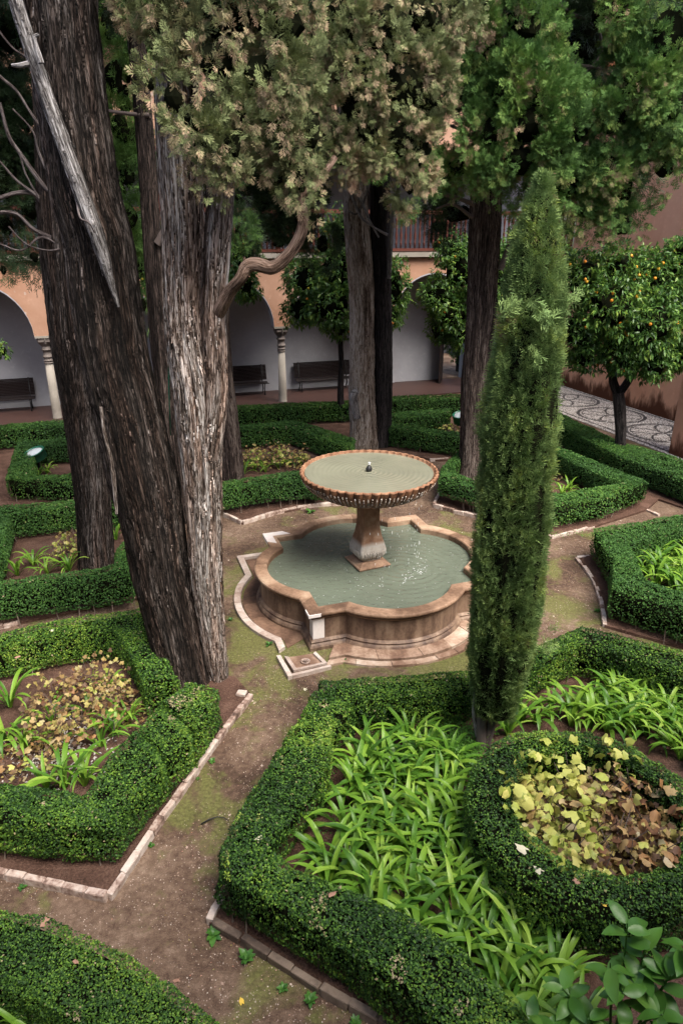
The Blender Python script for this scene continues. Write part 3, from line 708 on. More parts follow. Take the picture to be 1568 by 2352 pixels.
# drain box at the front corner
q = lambda X, Y: at(535.9 + X * .3809, 1110.2 + Y * .3809, .04)
dr = empty('drain_basin', q(430, 1090), 'square pale stone drain box on the ground below the fountain front corner', 'drain')
A, B_, C_, D_ = q(260, 1045), q(330, 1172), q(600, 1105), q(500, 1012)
def quadslab(P4, z0, z1, name, mat, parent, z1b=None):
    vs = [Vector((p.x, p.y, z1)) for p in P4] + [Vector((p.x, p.y, z0)) for p in P4]
    return stitch(MB().add(vs, [(0, 1, 2, 3), (7, 6, 5, 4), (0, 4, 5, 1), (1, 5, 6, 2), (2, 6, 7, 3), (3, 7, 4, 0)]), name, mat, parent)
lp = lambda a, c, t: a.lerp(c, t)
quadslab([A, B_, lp(B_, C_, .1), lp(A, D_, .1)], -.03, .06, 'kerb_stone', M['pale'], dr)
quadslab([lp(B_, C_, .11), lp(B_, C_, .97), lp(lp(B_, C_, .97), D_, .1), lp(lp(B_, C_, .11), A, .1)], -.03, .052, 'kerb_stone', M['pale'], dr)
i0, i1, i2, i3 = lp(lp(A, B_, .12), lp(D_, C_, .12), .16), lp(lp(A, B_, .85), lp(D_, C_, .85), .17), lp(lp(A, B_, .85), lp(D_, C_, .85), .93), lp(lp(A, B_, .12), lp(D_, C_, .12), .93)
quadslab([i0, i1, i2, i3], -.03, .045, 'drain_slab', M['slab'], dr)
for a_, c_, t in ((i0, i1, .0), (i1, i2, 0), (i3, i2, 0)):
    ctr = (i0 + i1 + i2 + i3) / 4; quadslab([a_, c_, lp(c_, ctr, .22), lp(a_, ctr, .22)], .045, .075, 'raised_stone', M['pale'], dr)
ctr = (i0 + i1 + i2 + i3) / 4
mm = MB(); mm.lathe([(.045, 0), (.045, .02), (.06, .022), (.066, .016), (.066, 0)], 18, (ctr.x, ctr.y, .046)); mm.box(ctr.x - .045, ctr.x + .045, ctr.y - .006, ctr.y + .006, .05, .064)
link('drain_cover_ring', mm.mesh('drain_cover_ring', M['pale'], True), dr)

# ------------------------------------------------------------------ brick edgings
bricks = []
for k in range(6):
    m = MB().box(-.5, .5, -.5, .5, -.5, .5); me = m.mesh('brick', M['brick'])
    bm = bmesh.new(); bm.from_mesh(me); bmesh.ops.bevel(bm, geom=bm.edges[:], offset=.07, segments=1, affect='EDGES')
    for v in bm.verts: v.co += Vector([random.uniform(-.035, .035) for _ in range(3)])
    bm.to_mesh(me); bm.free(); bricks.append(me)
bricksd = []
for me in bricks: c = me.copy(); c.materials.clear(); c.materials.append(M['brick_dark']); bricksd.append(c)
def edging(px, label, L=.22, wd=.065, h=.1, dark=False, sink=.02, wob=.05):
    P = [at(x, y, .0) for x, y in px]; root = empty('brick_edging', P[0], label, 'edging')
    pts = catmull(P, 60) if len(P) > 2 else np.array([P[0].lerp(P[1], i / 59) for i in range(60)])
    s = np.r_[0, np.cumsum(np.linalg.norm(np.diff(pts, axis=0), axis=1))]; tot = s[-1]; pos = 0
    while pos < tot - .06:
        l = min(L * random.uniform(.8, 1.15), tot - pos); c = pos + l / 2
        x = np.interp(c, s, pts[:, 0]); y = np.interp(c, s, pts[:, 1]); x2 = np.interp(c + .05, s, pts[:, 0]); y2 = np.interp(c + .05, s, pts[:, 1]); x1 = np.interp(c - .05, s, pts[:, 0]); y1 = np.interp(c - .05, s, pts[:, 1])
        o = link('brick', random.choice(bricksd if dark else bricks), root, False)
        o.location = Vector((x, y, h / 2 - sink + random.uniform(-.008, .008))) - root.location
        o.rotation_euler = (random.uniform(-.08, .08), random.uniform(-.04, .04), math.atan2(y2 - y1, x2 - x1) + random.uniform(-wob, wob))
        o.scale = (l * .97, wd * random.uniform(.9, 1.1), h); pos += l
    return root
edging([(-120, 1985), (0, 2012), (120, 2038), (247, 2068)], 'row of pale bricks along the near side of the left bed')
edging([(253, 2068), (330, 1950), (450, 1776), (530, 1665), (577, 1605)], 'long row of whitish bricks along the path below the twin trunk', .24)
edging([(514, 2070), (497, 2096), (482, 2126)], 'short row of bricks at the corner of the agapanthus bed', .16)
edging([(490, 2128), (600, 2190), (720, 2268), (870, 2352), (980, 2410)], 'dark damp brick row along the bottom of the picture', .25, dark=True)
edging([(440, 1172), (512, 1186), (556, 1205)], 'short pale brick row behind the grey trunk')
edging([(558, 1205), (640, 1180), (720, 1165), (815, 1158)], 'curved row of pale bricks behind the fountain, left side', .26)
edging([(1012, 1130), (996, 1163)], 'short pale row of bricks right of the bowl', .2)
edging([(996, 1165), (1050, 1180), (1100, 1192), (1180, 1225), (1263, 1238)], 'curved row of pale bricks behind the fountain, right side', .26)
edging([(1265, 1237), (1310, 1226), (1362, 1212)], 'thin kerb row below the pointed hedge', .26, h=.07)
edging([(1322, 1285), (1346, 1313), (1364, 1342), (1377, 1379), (1384, 1415), (1387, 1442)], 'curved narrow brick row along the right bed', .17, h=.07)
edging([(1325, 1285), (1353, 1280)], 'two bricks closing the curved row of the right bed', .17, h=.07)
edging([(1484, 1173), (1512, 1186)], 'short kerb at the tip of the pointed hedge', .2, h=.06)
edging([(26, 1240), (80, 1231), (145, 1222)], 'thin kerb row at the far left bed', .25, h=.06)
edging([(-80, 1457), (0, 1444), (46, 1434)], 'pale kerb between the two left hedges', .25, h=.08)
edging([(985, 1060), (1030, 1056)], 'pale kerb seen just above the bowl rim', .3, h=.08)
o = edging([(545, 1600), (566, 1602)], 'loose broken brick lying at the foot of the twin trunk', .16, .09)

# ------------------------------------------------------------------ leaf cloud helpers
def quads_at(P, Nn, size, asp=.6, jitter=.8, fold=.25):
    """small folded leaves at P, facing roughly along Nn"""
    n = len(P); Nn = nrm(Nn + RNG.normal(0, jitter, (n, 3)))
    a = nrm(np.cross(Nn, RNG.normal(0, 1, (n, 3)))); b_ = np.cross(Nn, a)
    s = np.broadcast_to(np.asarray(size), (n,))[:, None]
    V = np.stack([P - a * s, P - b_ * s * asp + Nn * s * fold, P + a * s, P + b_ * s * asp + Nn * s * fold], 1).reshape(-1, 3)
    Q = np.arange(4 * n).reshape(-1, 4)
    return V, Q
hedge_n = 0
def hedge(pairs, label, h=.6, ls=.011, dens=5200, far=False, lo=.1, top=None, closed=False, name='box_hedge', bumpy=.03, brown=0.):
    """pairs of surveyed top edges (near, far) -> leafy clipped hedge"""
    global hedge_n; hedge_n += 1
    A = [at(*p[0], h) for p in pairs]; B = [at(*p[1], h) for p in pairs]
    hedge_w(A, B, label, h, ls, dens, far, lo, closed, name, bumpy, brown)
def hedge_w(A, B, label, h, ls, dens, far=False, lo=.1, closed=False, name='box_hedge', bumpy=.03, brown=0.):
    mid = [(a + b_) / 2 for a, b_ in zip(A, B)]
    c0 = sum(mid, Vector()) / len(mid); root = empty(name, (c0.x, c0.y, 0), label, 'hedge')
    # resample
    SA, SB = [], []
    for i in range(len(A) - (0 if closed else 1)):
        j = (i + 1) % len(A); L = (mid[j] - mid[i]).length; k = max(2, int(L / .12))
        for t in range(k): SA.append(A[i].lerp(A[j], t / k)); SB.append(B[i].lerp(B[j], t / k))
    if not closed: SA.append(A[-1]); SB.append(B[-1])
    SA = np.array(SA); SB = np.array(SB); n = len(SA)
    # cross section parameter: outer face (up), top, inner face (down)
    hh = h - .0
    def surf(i, f, w):
        """i float station, w in 0..1 around the section; returns points and outward normals"""
        i0 = np.floor(i).astype(int) % n; i1 = (i0 + 1) % n if closed else np.minimum(i0 + 1, n - 1); t = (i - np.floor(i))[:, None]
        a = SA[i0] * (1 - t) + SA[i1] * t; b_ = SB[i0] * (1 - t) + SB[i1] * t
        ax = nrm(a - b_)
        P_ = np.where((f == 0)[:, None], a, b_).copy(); nn = np.zeros_like(P_)
        s = f == 0; P_[s, 2] = lo + (hh - lo) * w[s]; nn[s] = ax[s]; P_[s] -= ax[s] * (.05 * np.clip((w[s] - .82) / .18, 0, 1) ** 2)[:, None]; P_[s] -= ax[s] * (.06 * np.clip((.25 - w[s]) / .25, 0, 1))[:, None]
        s = f == 2; P_[s, 2] = lo + (hh - lo) * w[s]; nn[s] = -ax[s]; P_[s] += ax[s] * (.05 * np.clip((w[s] - .82) / .18, 0, 1) ** 2)[:, None]; P_[s] += ax[s] * (.06 * np.clip((.25 - w[s]) / .25, 0, 1))[:, None]
        s = f == 1; P_[s] = a[s] * (1 - w[s])[:, None] + b_[s] * w[s][:, None]; P_[s, 2] = hh - .04 * np.abs(2 * w[s] - 1) ** 5; nn[s] = (0, 0, 1)
        return P_, nn
    Ls = np.linalg.norm(np.diff((SA + SB) / 2, axis=0), axis=1).sum(); Wd = np.linalg.norm(SA - SB, axis=1).mean()
    out = []
    for f, area, dn in ((0, Ls * (hh - lo), 1.), (1, Ls * Wd, 1.15), (2, Ls * (hh - lo), .6)):
        k = int(area * dens * dn); i = RNG.random(k) * (n - (0 if closed else 1.001)); w = RNG.random(k)
        out.append(surf(i, np.full(k, f), w))
    if not closed:                                   # end caps
        for e in (0, n - 1):
            k = int(Wd * (hh - lo) * dens); t = RNG.random(k)[:, None]; P_ = SA[e] * (1 - t) + SB[e] * t; P_[:, 2] = lo + (hh - lo) * RNG.random(k)
            dr_ = nrm((SA[0] + SB[0] - SA[1] - SB[1]) if e == 0 else (SA[-1] + SB[-1] - SA[-2] - SB[-2])); out.append((P_, np.tile(dr_, (k, 1))))
    P_ = np.concatenate([o_[0] for o_ in out]); Nn = np.concatenate([o_[1] for o_ in out])
    g = fbm(P_ * 3.1 + hedge_n * 7, 2) - .5; g2 = fbm(P_ * 11 + 3, 2) - .5
    P_ = P_ + Nn * ((g * 2.6 * bumpy) + g2 * bumpy * 1.6 + RNG.normal(0, ls * .7, len(P_)))[:, None]
    hole = (fbm(P_ * 9 + 50, 2) < .27) & (RNG.random(len(P_)) < .8)
    P_, Nn = P_[~hole], Nn[~hole]
    up = Nn.copy(); up[:, 2] += .2
    V, Q = quads_at(P_, up, ls * RNG.uniform(.7, 1.35, len(P_)), .62, .55)
    rnd = RNG.random(len(P_)) ** 1.15 * .93
    dead = (fbm(P_ * np.array([5, 5, 5]) + 90, 3) + .2 * (Nn[:, 2] > .5)) > 1.02 - brown; rnd = np.where(dead & (RNG.random(len(P_)) < .4), 1.5, rnd); rnd = np.where(RNG.random(len(P_)) < .006, 1.5, rnd)
    link('foliage', npmesh('foliage', V, Q, M['boxfar' if far else 'box'], None, rnd), root)
    # near-black core, shade behind the leaves put into its colour
    ins = .065
    ax = nrm(SA - SB); a = SA - ax * ins; b_ = SB + ax * ins; zt = hh - ins
    if not closed:
        d_ = nrm(SA[1] + SB[1] - SA[0] - SB[0]); a[0] += d_ * ins; b_[0] += d_ * ins; d_ = nrm(SA[-2] + SB[-2] - SA[-1] - SB[-1]); a[-1] += d_ * ins; b_[-1] += d_ * ins
    VV = []
    for i in range(n):
        for p, z in ((a[i] - ax[i] * .07, lo + .05), (a[i], lo + .2), (a[i], zt), (b_[i], zt), (b_[i], lo + .2), (b_[i] + ax[i] * .07, lo + .05)): VV.append((p[0], p[1], z))
    Qs = []
    for i in range(n if closed else n - 1):
        for k in range(6): j = (i + 1) % n; Qs.append((i * 6 + k, i * 6 + (k + 1) % 6, j * 6 + (k + 1) % 6, j * 6 + k))
    VV = np.array(VV); VV += (np.c_[fbm(VV * 6), fbm(VV * 6 + 9), fbm(VV * 6 + 20)] - .5) * .05
    me = npmesh('hedge_shade_core', VV, np.array(Qs), M['inner'], None, RNG.random(len(Qs)))
    link('hedge_shade_core', me, root)
    mb = MB(); k = int(Ls / .11)
    for i in range(k):
        j = random.randrange(n); t = random.choice((random.uniform(.1, .25), random.uniform(.75, .9), random.uniform(.1, .9))); p = Vector(SA[j] * (1 - t) + SB[j] * t); x = random.uniform(-.06, .06)
        mb.tube([(p.x + x, p.y + random.uniform(-.06, .06), 0), (p.x + x * .5, p.y, lo + .12)], [.01, .007], 5)
    link('stems', mb.mesh('stems', M['stem']), root)['kind'] = 'stuff'
    return root

near = dict(ls=.012, dens=6800)
midd = dict(ls=.018, dens=2600, far=True)
farr = dict(ls=.024, dens=1500, far=True)
hedge([((-140, 2275), (-140, 2050)), ((0, 2262), (0, 2080)), ((80, 2290), (120, 2108)), ((185, 2345), (300, 2188)), ((280, 2420), (400, 2262)), ((400, 2520), (520, 2355)), ((500, 2640), (640, 2450))], 'dark green box hedge cutting across the bottom left corner', ls=.0095, dens=8500)
hedge([((-160, 1862), (-160, 1775)), ((0, 1874), (0, 1791)), ((140, 1890), (100, 1806)), ((258, 1890), (192, 1820)), ((318, 1812), (250, 1736)), ((369, 1760), (300, 1686)), ((378, 1748), (308, 1676))], 'box hedge turning a corner around the bed of withered vines at the lower left', **near)
hedge([((384, 1738), (318, 1668)), ((432, 1692), (355, 1628)), ((440, 1678), (365, 1616))], 'short box hedge block right of the withered vines', brown=.08, **near)
hedge([((446, 1668), (372, 1608)), ((480, 1622), (392, 1596)), ((503, 1583), (425, 1568))], 'box hedge end block with browned top at the foot of the twin trunk', h=.66, brown=.2, **near)
hedge([((722, 1585), (815, 1622)), ((690, 1640), (762, 1672)), ((640, 1712), (752, 1752)), ((585, 1800), (700, 1828)), ((545, 1870), (650, 1895)), ((508, 1940), (618, 1948)), ((503, 2004), (672, 1990)), ((584, 2050), (750, 2012)), ((750, 2145), (879, 2073)), ((916, 2257), (1054, 2168)), ((1040, 2370), (1174, 2290)), ((1200, 2520), (1330, 2420))], 'long box hedge bending around the agapanthus bed in the centre foreground', bumpy=.04, brown=.13, **near)
hedge([((735, 1604), (735, 1560)), ((870, 1600), (870, 1554)), ((1070, 1582), (1075, 1535)), ((1214, 1530), (1221, 1487)), ((1330, 1480), (1335, 1434)), ((1397, 1492), (1397, 1446)), ((1568, 1548), (1568, 1492)), ((1720, 1605), (1720, 1545))], 'box hedge between the fountain and the agapanthus bed, passing behind the slim cypress', ls=.013, dens=4800)
hedge([((1700, 1190), (1700, 1155)), ((1568, 1212), (1568, 1180)), ((1444, 1246), (1360, 1212)), ((1458, 1275), (1408, 1290)), ((1482, 1328), (1405, 1352)), ((1568, 1360), (1568, 1402)), ((1700, 1390), (1700, 1440))], 'box hedge wrapping the right bed of strap leaved plants', h=.62, ls=.015, dens=3600, far=True)
hedge([((1150, 952), (1150, 928)), ((1283, 977), (1283, 947)), ((1420, 1045), (1420, 1011)), ((1568, 1100), (1568, 1053)), ((1760, 1170), (1760, 1115))], 'long box hedge running beside the pebble path', **midd)
hedge([((1150, 990), (1150, 972)), ((1278, 1041), (1278, 1022)), ((1360, 1082), (1360, 1055)), ((1436, 1110), (1490, 1104)), ((1360, 1119), (1385, 1145)), ((1283, 1131), (1270, 1160)), ((1180, 1128), (1175, 1157))], 'pointed box hedge whose tip faces the long hedge on the right', lo=.14, **midd)
hedge([((1180, 1150), (1180, 1127)), ((1087, 1123), (1097, 1103)), ((1008, 1102), (1044, 1086)), ((1014, 1072), (1046, 1070)), ((1036, 1046), (1062, 1050)), ((1066, 1030), (1082, 1036))], 'small rounded box hedge at the foot of the straight trunk right of the bowl', lo=.22, **midd)
hedge([((894, 983), (894, 969)), ((1059, 1005), (1059, 993)), ((1200, 1024), (1200, 1010))], 'low box hedge row right behind the forked trunk', **farr)
hedge([((895, 960), (895, 947)), ((1030, 952), (1034, 938))], 'short box hedge row left of the far green lamp', **farr)
hedge([((500, 944), (500, 933)), ((808, 930), (808, 919)), ((899, 921), (899, 909)), ((1062, 917), (1062, 906))], 'farthest box hedge row in front of the benches', **farr)
hedge([((500, 996), (500, 982)), ((542, 988), (542, 976)), ((668, 980), (675, 965)), ((740, 1005), (755, 987)), ((805, 1027), (815, 1008))], 'box hedge bending towards the forked trunk behind the bowl', **farr)
hedge([((440, 1135), (445, 1115)), ((512, 1124), (516, 1106)), ((591, 1110), (600, 1093)), ((700, 1100), (690, 1078)), ((742, 1106), (752, 1080))], 'box hedge with bare stems behind the fountain on the left', h=.66, lo=.2, **midd)
hedge([((-180, 1002), (-180, 988)), ((0, 989), (0, 976)), ((155, 977), (155, 962)), ((300, 965), (300, 950))], 'box hedge row before the left end of the arcade', **farr)
hedge([((280, 1012), (280, 1000)), ((120, 1020), (110, 1007)), ((82, 1022), (42, 1009)), ((74, 1092), (12, 1096)), ((165, 1086), (165, 1106)), ((290, 1076), (290, 1094))], 'box hedge folded around the green lamp at the left', **midd)
hedge([((300, 1158), (300, 1135)), ((169, 1164), (169, 1147)), ((24, 1180), (0, 1160)), ((4, 1262), (-45, 1250)), ((-25, 1330), (-80, 1315))], 'box hedge with a corner at the left edge behind the yellow plants', **midd)
hedge([((-120, 1376), (-120, 1346)), ((0, 1356), (0, 1331)), ((176, 1335), (170, 1310)), ((302, 1318), (262, 1298)), ((312, 1275), (268, 1262)), ((335, 1245), (290, 1232))], 'tall box hedge row just in front of the rear left trunk', h=.66, ls=.015, dens=3200, far=True, lo=.15)
hedge([((-140, 1508), (-140, 1472)), ((0, 1486), (0, 1450)), ((132, 1456), (154, 1420)), ((262, 1440), (330, 1394)), ((300, 1500), (372, 1490)), ((330, 1570), (410, 1560))], 'box hedge between the withered vines and the far left path', ls=.013, dens=4600)
# round hedge
def circ3(a, b_, c):
    ax, ay, bx, by, cx, cy = a.x, a.y, b_.x, b_.y, c.x, c.y; d_ = 2 * (ax * (by - cy) + bx * (cy - ay) + cx * (ay - by))
    ux = ((ax * ax + ay * ay) * (by - cy) + (bx * bx + by * by) * (cy - ay) + (cx * cx + cy * cy) * (ay - by)) / d_
    uy = ((ax * ax + ay * ay) * (cx - bx) + (bx * bx + by * by) * (ax - cx) + (cx * cx + cy * cy) * (bx - ax)) / d_
    return Vector((ux, uy, 0)), math.hypot(ax - ux, ay - uy)
RH = .68
def fitc(px):
    P0 = np.array([at(x, y, RH)[:2] for x, y in px]); s_ = np.linalg.lstsq(np.c_[2 * P0, np.ones(len(P0))], (P0 ** 2).sum(1), rcond=None)[0]
    return Vector((s_[0], s_[1], 0)), math.sqrt(s_[2] + s_[0] ** 2 + s_[1] ** 2)
rc, ro = fitc([(1067, 1850), (1110, 1745), (1300, 1674), (1509, 1738), (1544, 1773), (1384, 2075), (1150, 2000)])
ic, ri = fitc([(1176, 1840), (1200, 1765), (1334, 1722), (1514, 1790), (1538, 1948), (1379, 2000)])
print('ring hedge', rc, ro, ic, ri)
A_ = [Vector((rc.x + ro * math.cos(t), rc.y + ro * math.sin(t), RH)) for t in np.linspace(0, 2 * math.pi, 25)[:-1]]
B_r = [Vector((ic.x + ri * math.cos(t), ic.y + ri * math.sin(t), RH)) for t in np.linspace(0, 2 * math.pi, 25)[:-1]]
hedge_w(A_, B_r, 'round box hedge encircling the yellow vine at the right', RH, .0115, 6000, closed=True, name='round_hedge', bumpy=.04)

# ------------------------------------------------------------------ trunks
def trunk(name, path, mat, parent, nr=72, nl=220, flute=.1, ridge=.016, seed=0, kr=26, strips=0, tw=.0):
    """path: list of (Vector, radius); bark ridges modelled as displacement"""
    C = catmull([(p.x, p.y, p.z, r) for p, r in path], nl); P_, rr = C[:, :3], C[:, 3]
    T = nrm(np.gradient(P_, axis=0)); s = np.r_[0, np.cumsum(np.linalg.norm(np.diff(P_, axis=0), axis=1))]
    a = nrm(np.cross(T, np.array([0.0, 1, 0.05]))); b_ = np.cross(T, a)
    th = np.linspace(0, 2 * np.pi, nr, endpoint=False)
    S, TH = np.meshgrid(s, th, indexing='ij'); THt = TH + tw * S; ct, st = np.cos(THt), np.sin(THt)
    rb = rr[:, None] * np.ones_like(TH)
    lp_ = np.c_[(ct * 1.3).ravel() + seed, (st * 1.3).ravel(), (S * .35).ravel()]
    big = (fbm(lp_, 2) - .5).reshape(TH.shape) * 2
    fp = np.c_[(ct * 2.6).ravel() + seed, (st * 2.6).ravel() + 5, (S * .5).ravel()]
    med = (fbm(fp, 2) - .5).reshape(TH.shape) * 2
    rp = np.c_[(ct * rb * kr).ravel() + seed, (st * rb * kr).ravel() + 9, (S * 2.1).ravel()]
    wv = (fbm(np.c_[(ct * 3).ravel(), (st * 3).ravel(), (S * 1.5).ravel()] + 31, 2).reshape(TH.shape) - .5)
    rp[:, 0] += (wv * 3).ravel(); rd = fbm(rp, 3); rd = (1 - np.abs(2 * rd - 1)).reshape(TH.shape)
    rad_ = rb * (1 + flute * big + flute * .6 * med) + ridge * (rd - .75) * 2.2
    V = P_[:, None] + (a[:, None] * np.cos(TH)[..., None] + b_[:, None] * np.sin(TH)[..., None]) * rad_[..., None]
    bc = np.stack([ct * rb, st * rb, S * .062 + seed], -1)
    i, j = np.meshgrid(np.arange(nl - 1), np.arange(nr), indexing='ij'); j2 = (j + 1) % nr
    Q = np.stack([i * nr + j, i * nr + j2, (i + 1) * nr + j2, (i + 1) * nr + j], -1).reshape(-1, 4)
    o = link(name, npmesh(name, V.reshape(-1, 3), Q, mat, smooth=True, vec=bc.reshape(-1, 3)), parent)
    if strips:                                       # shaggy peeling strips of bark
        VV, QQ, BC = [], [], []
        for k in range(strips):
            i0 = random.randrange(2, nl - 30); j0 = random.randrange(nr); L = random.randint(5, 16); w = random.uniform(.004, .011); lift = random.uniform(.004, .03); dirn = random.choice((1, -1)); skew = random.uniform(-.25, .25)
            base = len(VV); cnt = 0
            for t in range(L + 1):
                ii = min(max(i0 + t, 0), nl - 1); jj = (j0 + skew * t) % nr; j_ = int(jj)
                p = V[ii, j_]; nd = nrm(p - P_[ii]); tt = np.cross(nd, T[ii]); u_ = t / L if dirn > 0 else 1 - t / L
                off = nd * (.004 + lift * u_ ** 2.2); ww = w * (1 - .6 * u_)
                VV.append(p + off - tt * ww); VV.append(p + off + tt * ww); c_ = bc[ii, j_] + .37; BC += [c_, c_]
            for t in range(L): QQ.append((base + 2 * t, base + 2 * t + 1, base + 2 * t + 3, base + 2 * t + 2))
        so = link('bark_strips', npmesh('bark_strips', VV, QQ, mat, vec=np.array(BC)), o); so['kind'] = 'stuff'
    return V, P_
def px_path(pts, k=1.0):
    """(x, y, half width, distance) surveyed on the photograph -> world path"""
    out = []
    for x, y, hw_, Y in pts:
        p = atY(x, y, Y); out.append((p, hw_ * mpp(p) * k))
    return out
# --- sprays
def spray_template(nb, sub, seed):
    r = np.random.default_rng(seed); V = []; 
    def blade(p, d_, L, w):
        side = nrm(np.cross(d_, np.array([.0, 0, 1.0]))[None])[0]; V.append([p, p + d_ * L * .55 - side * w, p + d_ * L, p + d_ * L * .55 + side * w])
    blade(np.zeros(3), np.array([1.0, 0, 0]), 1, .035)
    for k in range(nb):
        t = .12 + .8 * k / nb; s = 1 if k % 2 else -1; ang = R(r.uniform(32, 55)); d_ = np.array([math.cos(ang), s * math.sin(ang), r.uniform(-.25, .25)]); L = (.62 * (1 - t) + .2) * r.uniform(.8, 1.2); p = np.array([t, 0, r.uniform(-.03, .03)])
        blade(p, d_, L, .04)
        for q in range(sub):
            t2 = .35 + .4 * q / max(1, sub); an2 = ang * s + R(r.choice([-38, 38])); d2 = np.array([math.cos(an2), math.sin(an2), r.uniform(-.4, .4)]); blade(p + d_ * L * t2, d2, L * .5, .034)
    return np.array(V)
TMP = [spray_template(9, 1, i) for i in range(4)]; TMPL = [spray_template(5, 0, 10 + i) for i in range(4)]
def sprays(P_, D_, size, tmps, fat=1.0, hot=None, base=None):
    """instances of spray templates joined into vertex arrays"""
    Vs, cnt = [], []
    which = RNG.integers(0, len(tmps), len(P_)); rr = []
    D_ = nrm(D_); U_ = nrm(np.cross(D_, RNG.normal(0, 1, D_.shape))); W_ = np.cross(D_, U_)
    size = np.broadcast_to(size, (len(P_),)); base = RNG.random(len(P_)) if base is None else base
    if hot is not None: base = np.where(hot, 1.25 + .2 * base, base)
    for k, T_ in enumerate(tmps):
        m_ = which == k; n = m_.sum()
        if not n: continue
        t = T_.reshape(-1, 3); X = (D_[m_][:, None] * t[None, :, 0:1] + U_[m_][:, None] * t[None, :, 1:2] * fat + W_[m_][:, None] * t[None, :, 2:3]) * size[m_][:, None, None] + P_[m_][:, None]
        Vs.append(X.reshape(-1, 3)); rr.append(np.repeat(base[m_], len(T_)) * .75 + RNG.random(n * len(T_)) * .25)
    V = np.concatenate(Vs); return V, np.arange(len(V)).reshape(-1, 4), np.concatenate(rr)
def crown(parent, blobs, mat, size, dens, droop=-.1, tm=None, upw=.5, core=.54, hang=0., label=None, part='foliage', brown=None, clump_r=None, coremat=None):
    """blobs: (x, y, rx, ry, distance[, depth factor])"""
    PP, DD, BB = [], [], []; mb = MB(); clump_r = clump_r or size * 1.25
    ell = []
    for bl in blobs:
        x, y, rx, ry, Y = bl[:5]; df = bl[5] if len(bl) > 5 else 1.0
        c = atY(x, y, Y); s = mpp(c); ell.append((np.array(c), np.array([rx * s, rx * s * df, ry * s])))
    for c, r in ell:
        area = 4 * math.pi * ((r[0] * r[1]) ** 1.6 / 3 + (r[0] * r[2]) ** 1.6 / 3 + (r[1] * r[2]) ** 1.6 / 3) ** (1 / 1.6); k = int(area * dens)
        kc = max(6, int(area / (clump_r ** 2 * 4.6))); ce = nrm(RNG.normal(0, 1, (kc, 3))); lump = .7 + .55 * fbm(ce * 2.2 + c, 2)
        cc = c + ce * r * (lump * RNG.uniform(.72, 1.08, kc))[:, None]; cr = clump_r * RNG.uniform(.55, 1.35, kc)
        w_ = RNG.integers(0, kc, k); BB.append(np.clip(.55 * RNG.random(kc)[w_] + .45 * RNG.random(k), 0, 1)); d_ = nrm(RNG.normal(0, 1, (k, 3)) + ce[w_] * .7)
        P_ = cc[w_] + d_ * cr[w_][:, None] * RNG.uniform(.35, 1, k)[:, None] * np.array([1, 1, 1.25])
        PP.append(P_); dd = d_ * .9 + ce[w_] * .35 + np.array([0, 0, 1]) * upw + RNG.normal(0, .35, (k, 3)); DD.append(dd)
        # near-black core mass, makes the gaps between clumps read as shade
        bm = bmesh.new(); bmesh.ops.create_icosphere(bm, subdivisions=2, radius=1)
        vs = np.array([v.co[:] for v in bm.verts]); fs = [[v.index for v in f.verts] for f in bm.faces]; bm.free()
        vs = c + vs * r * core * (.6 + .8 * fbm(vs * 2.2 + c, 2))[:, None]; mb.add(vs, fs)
    P_ = np.concatenate(PP); D_ = np.concatenate(DD)
    hg = (RNG.random(len(P_)) < hang) & (fbm(P_ * 3.5 + 60, 2) > .4); D_[hg] = D_[hg] * .3 + np.array([0, 0, -1.1]); P_[hg, 2] -= size * .8
    BB = np.concatenate(BB); g = fbm(P_ * 2.3, 2); k_ = g + .1 * RNG.random(len(P_)) > .4; P_, D_, g = P_[k_], D_[k_], g[k_]
    V, Q, r_ = sprays(P_, D_, size * RNG.uniform(.6, 1.25, len(P_)), tm or TMP, hot=hg[k_] if hang else None, base=BB[k_])
    o = link(part, npmesh(part, V, Q, mat, None, r_), parent)
    if core > 0:
        me = mb.mesh('inner_shade_core', coremat or M['inner']); a_ = me.attributes.new('rnd', 'FLOAT', 'FACE'); a_.data.foreach_set('value', RNG.random(len(me.polygons)).astype(np.float32)); link('inner_shade_core', me, parent)['kind'] = 'stuff'
    return o
def branch(name, pts, parent, mat, n=8, ns=24):
    rm = max(r for _, r in pts); L = sum((pts[i + 1][0] - pts[i][0]).length for i in range(len(pts) - 1))
    trunk(name, pts, mat, parent, max(6, n if rm < .03 else 20), max(10, ns, int(L / .03) if rm > .03 else 0), .14, min(.009, rm * .16), random.random() * 50, 40)

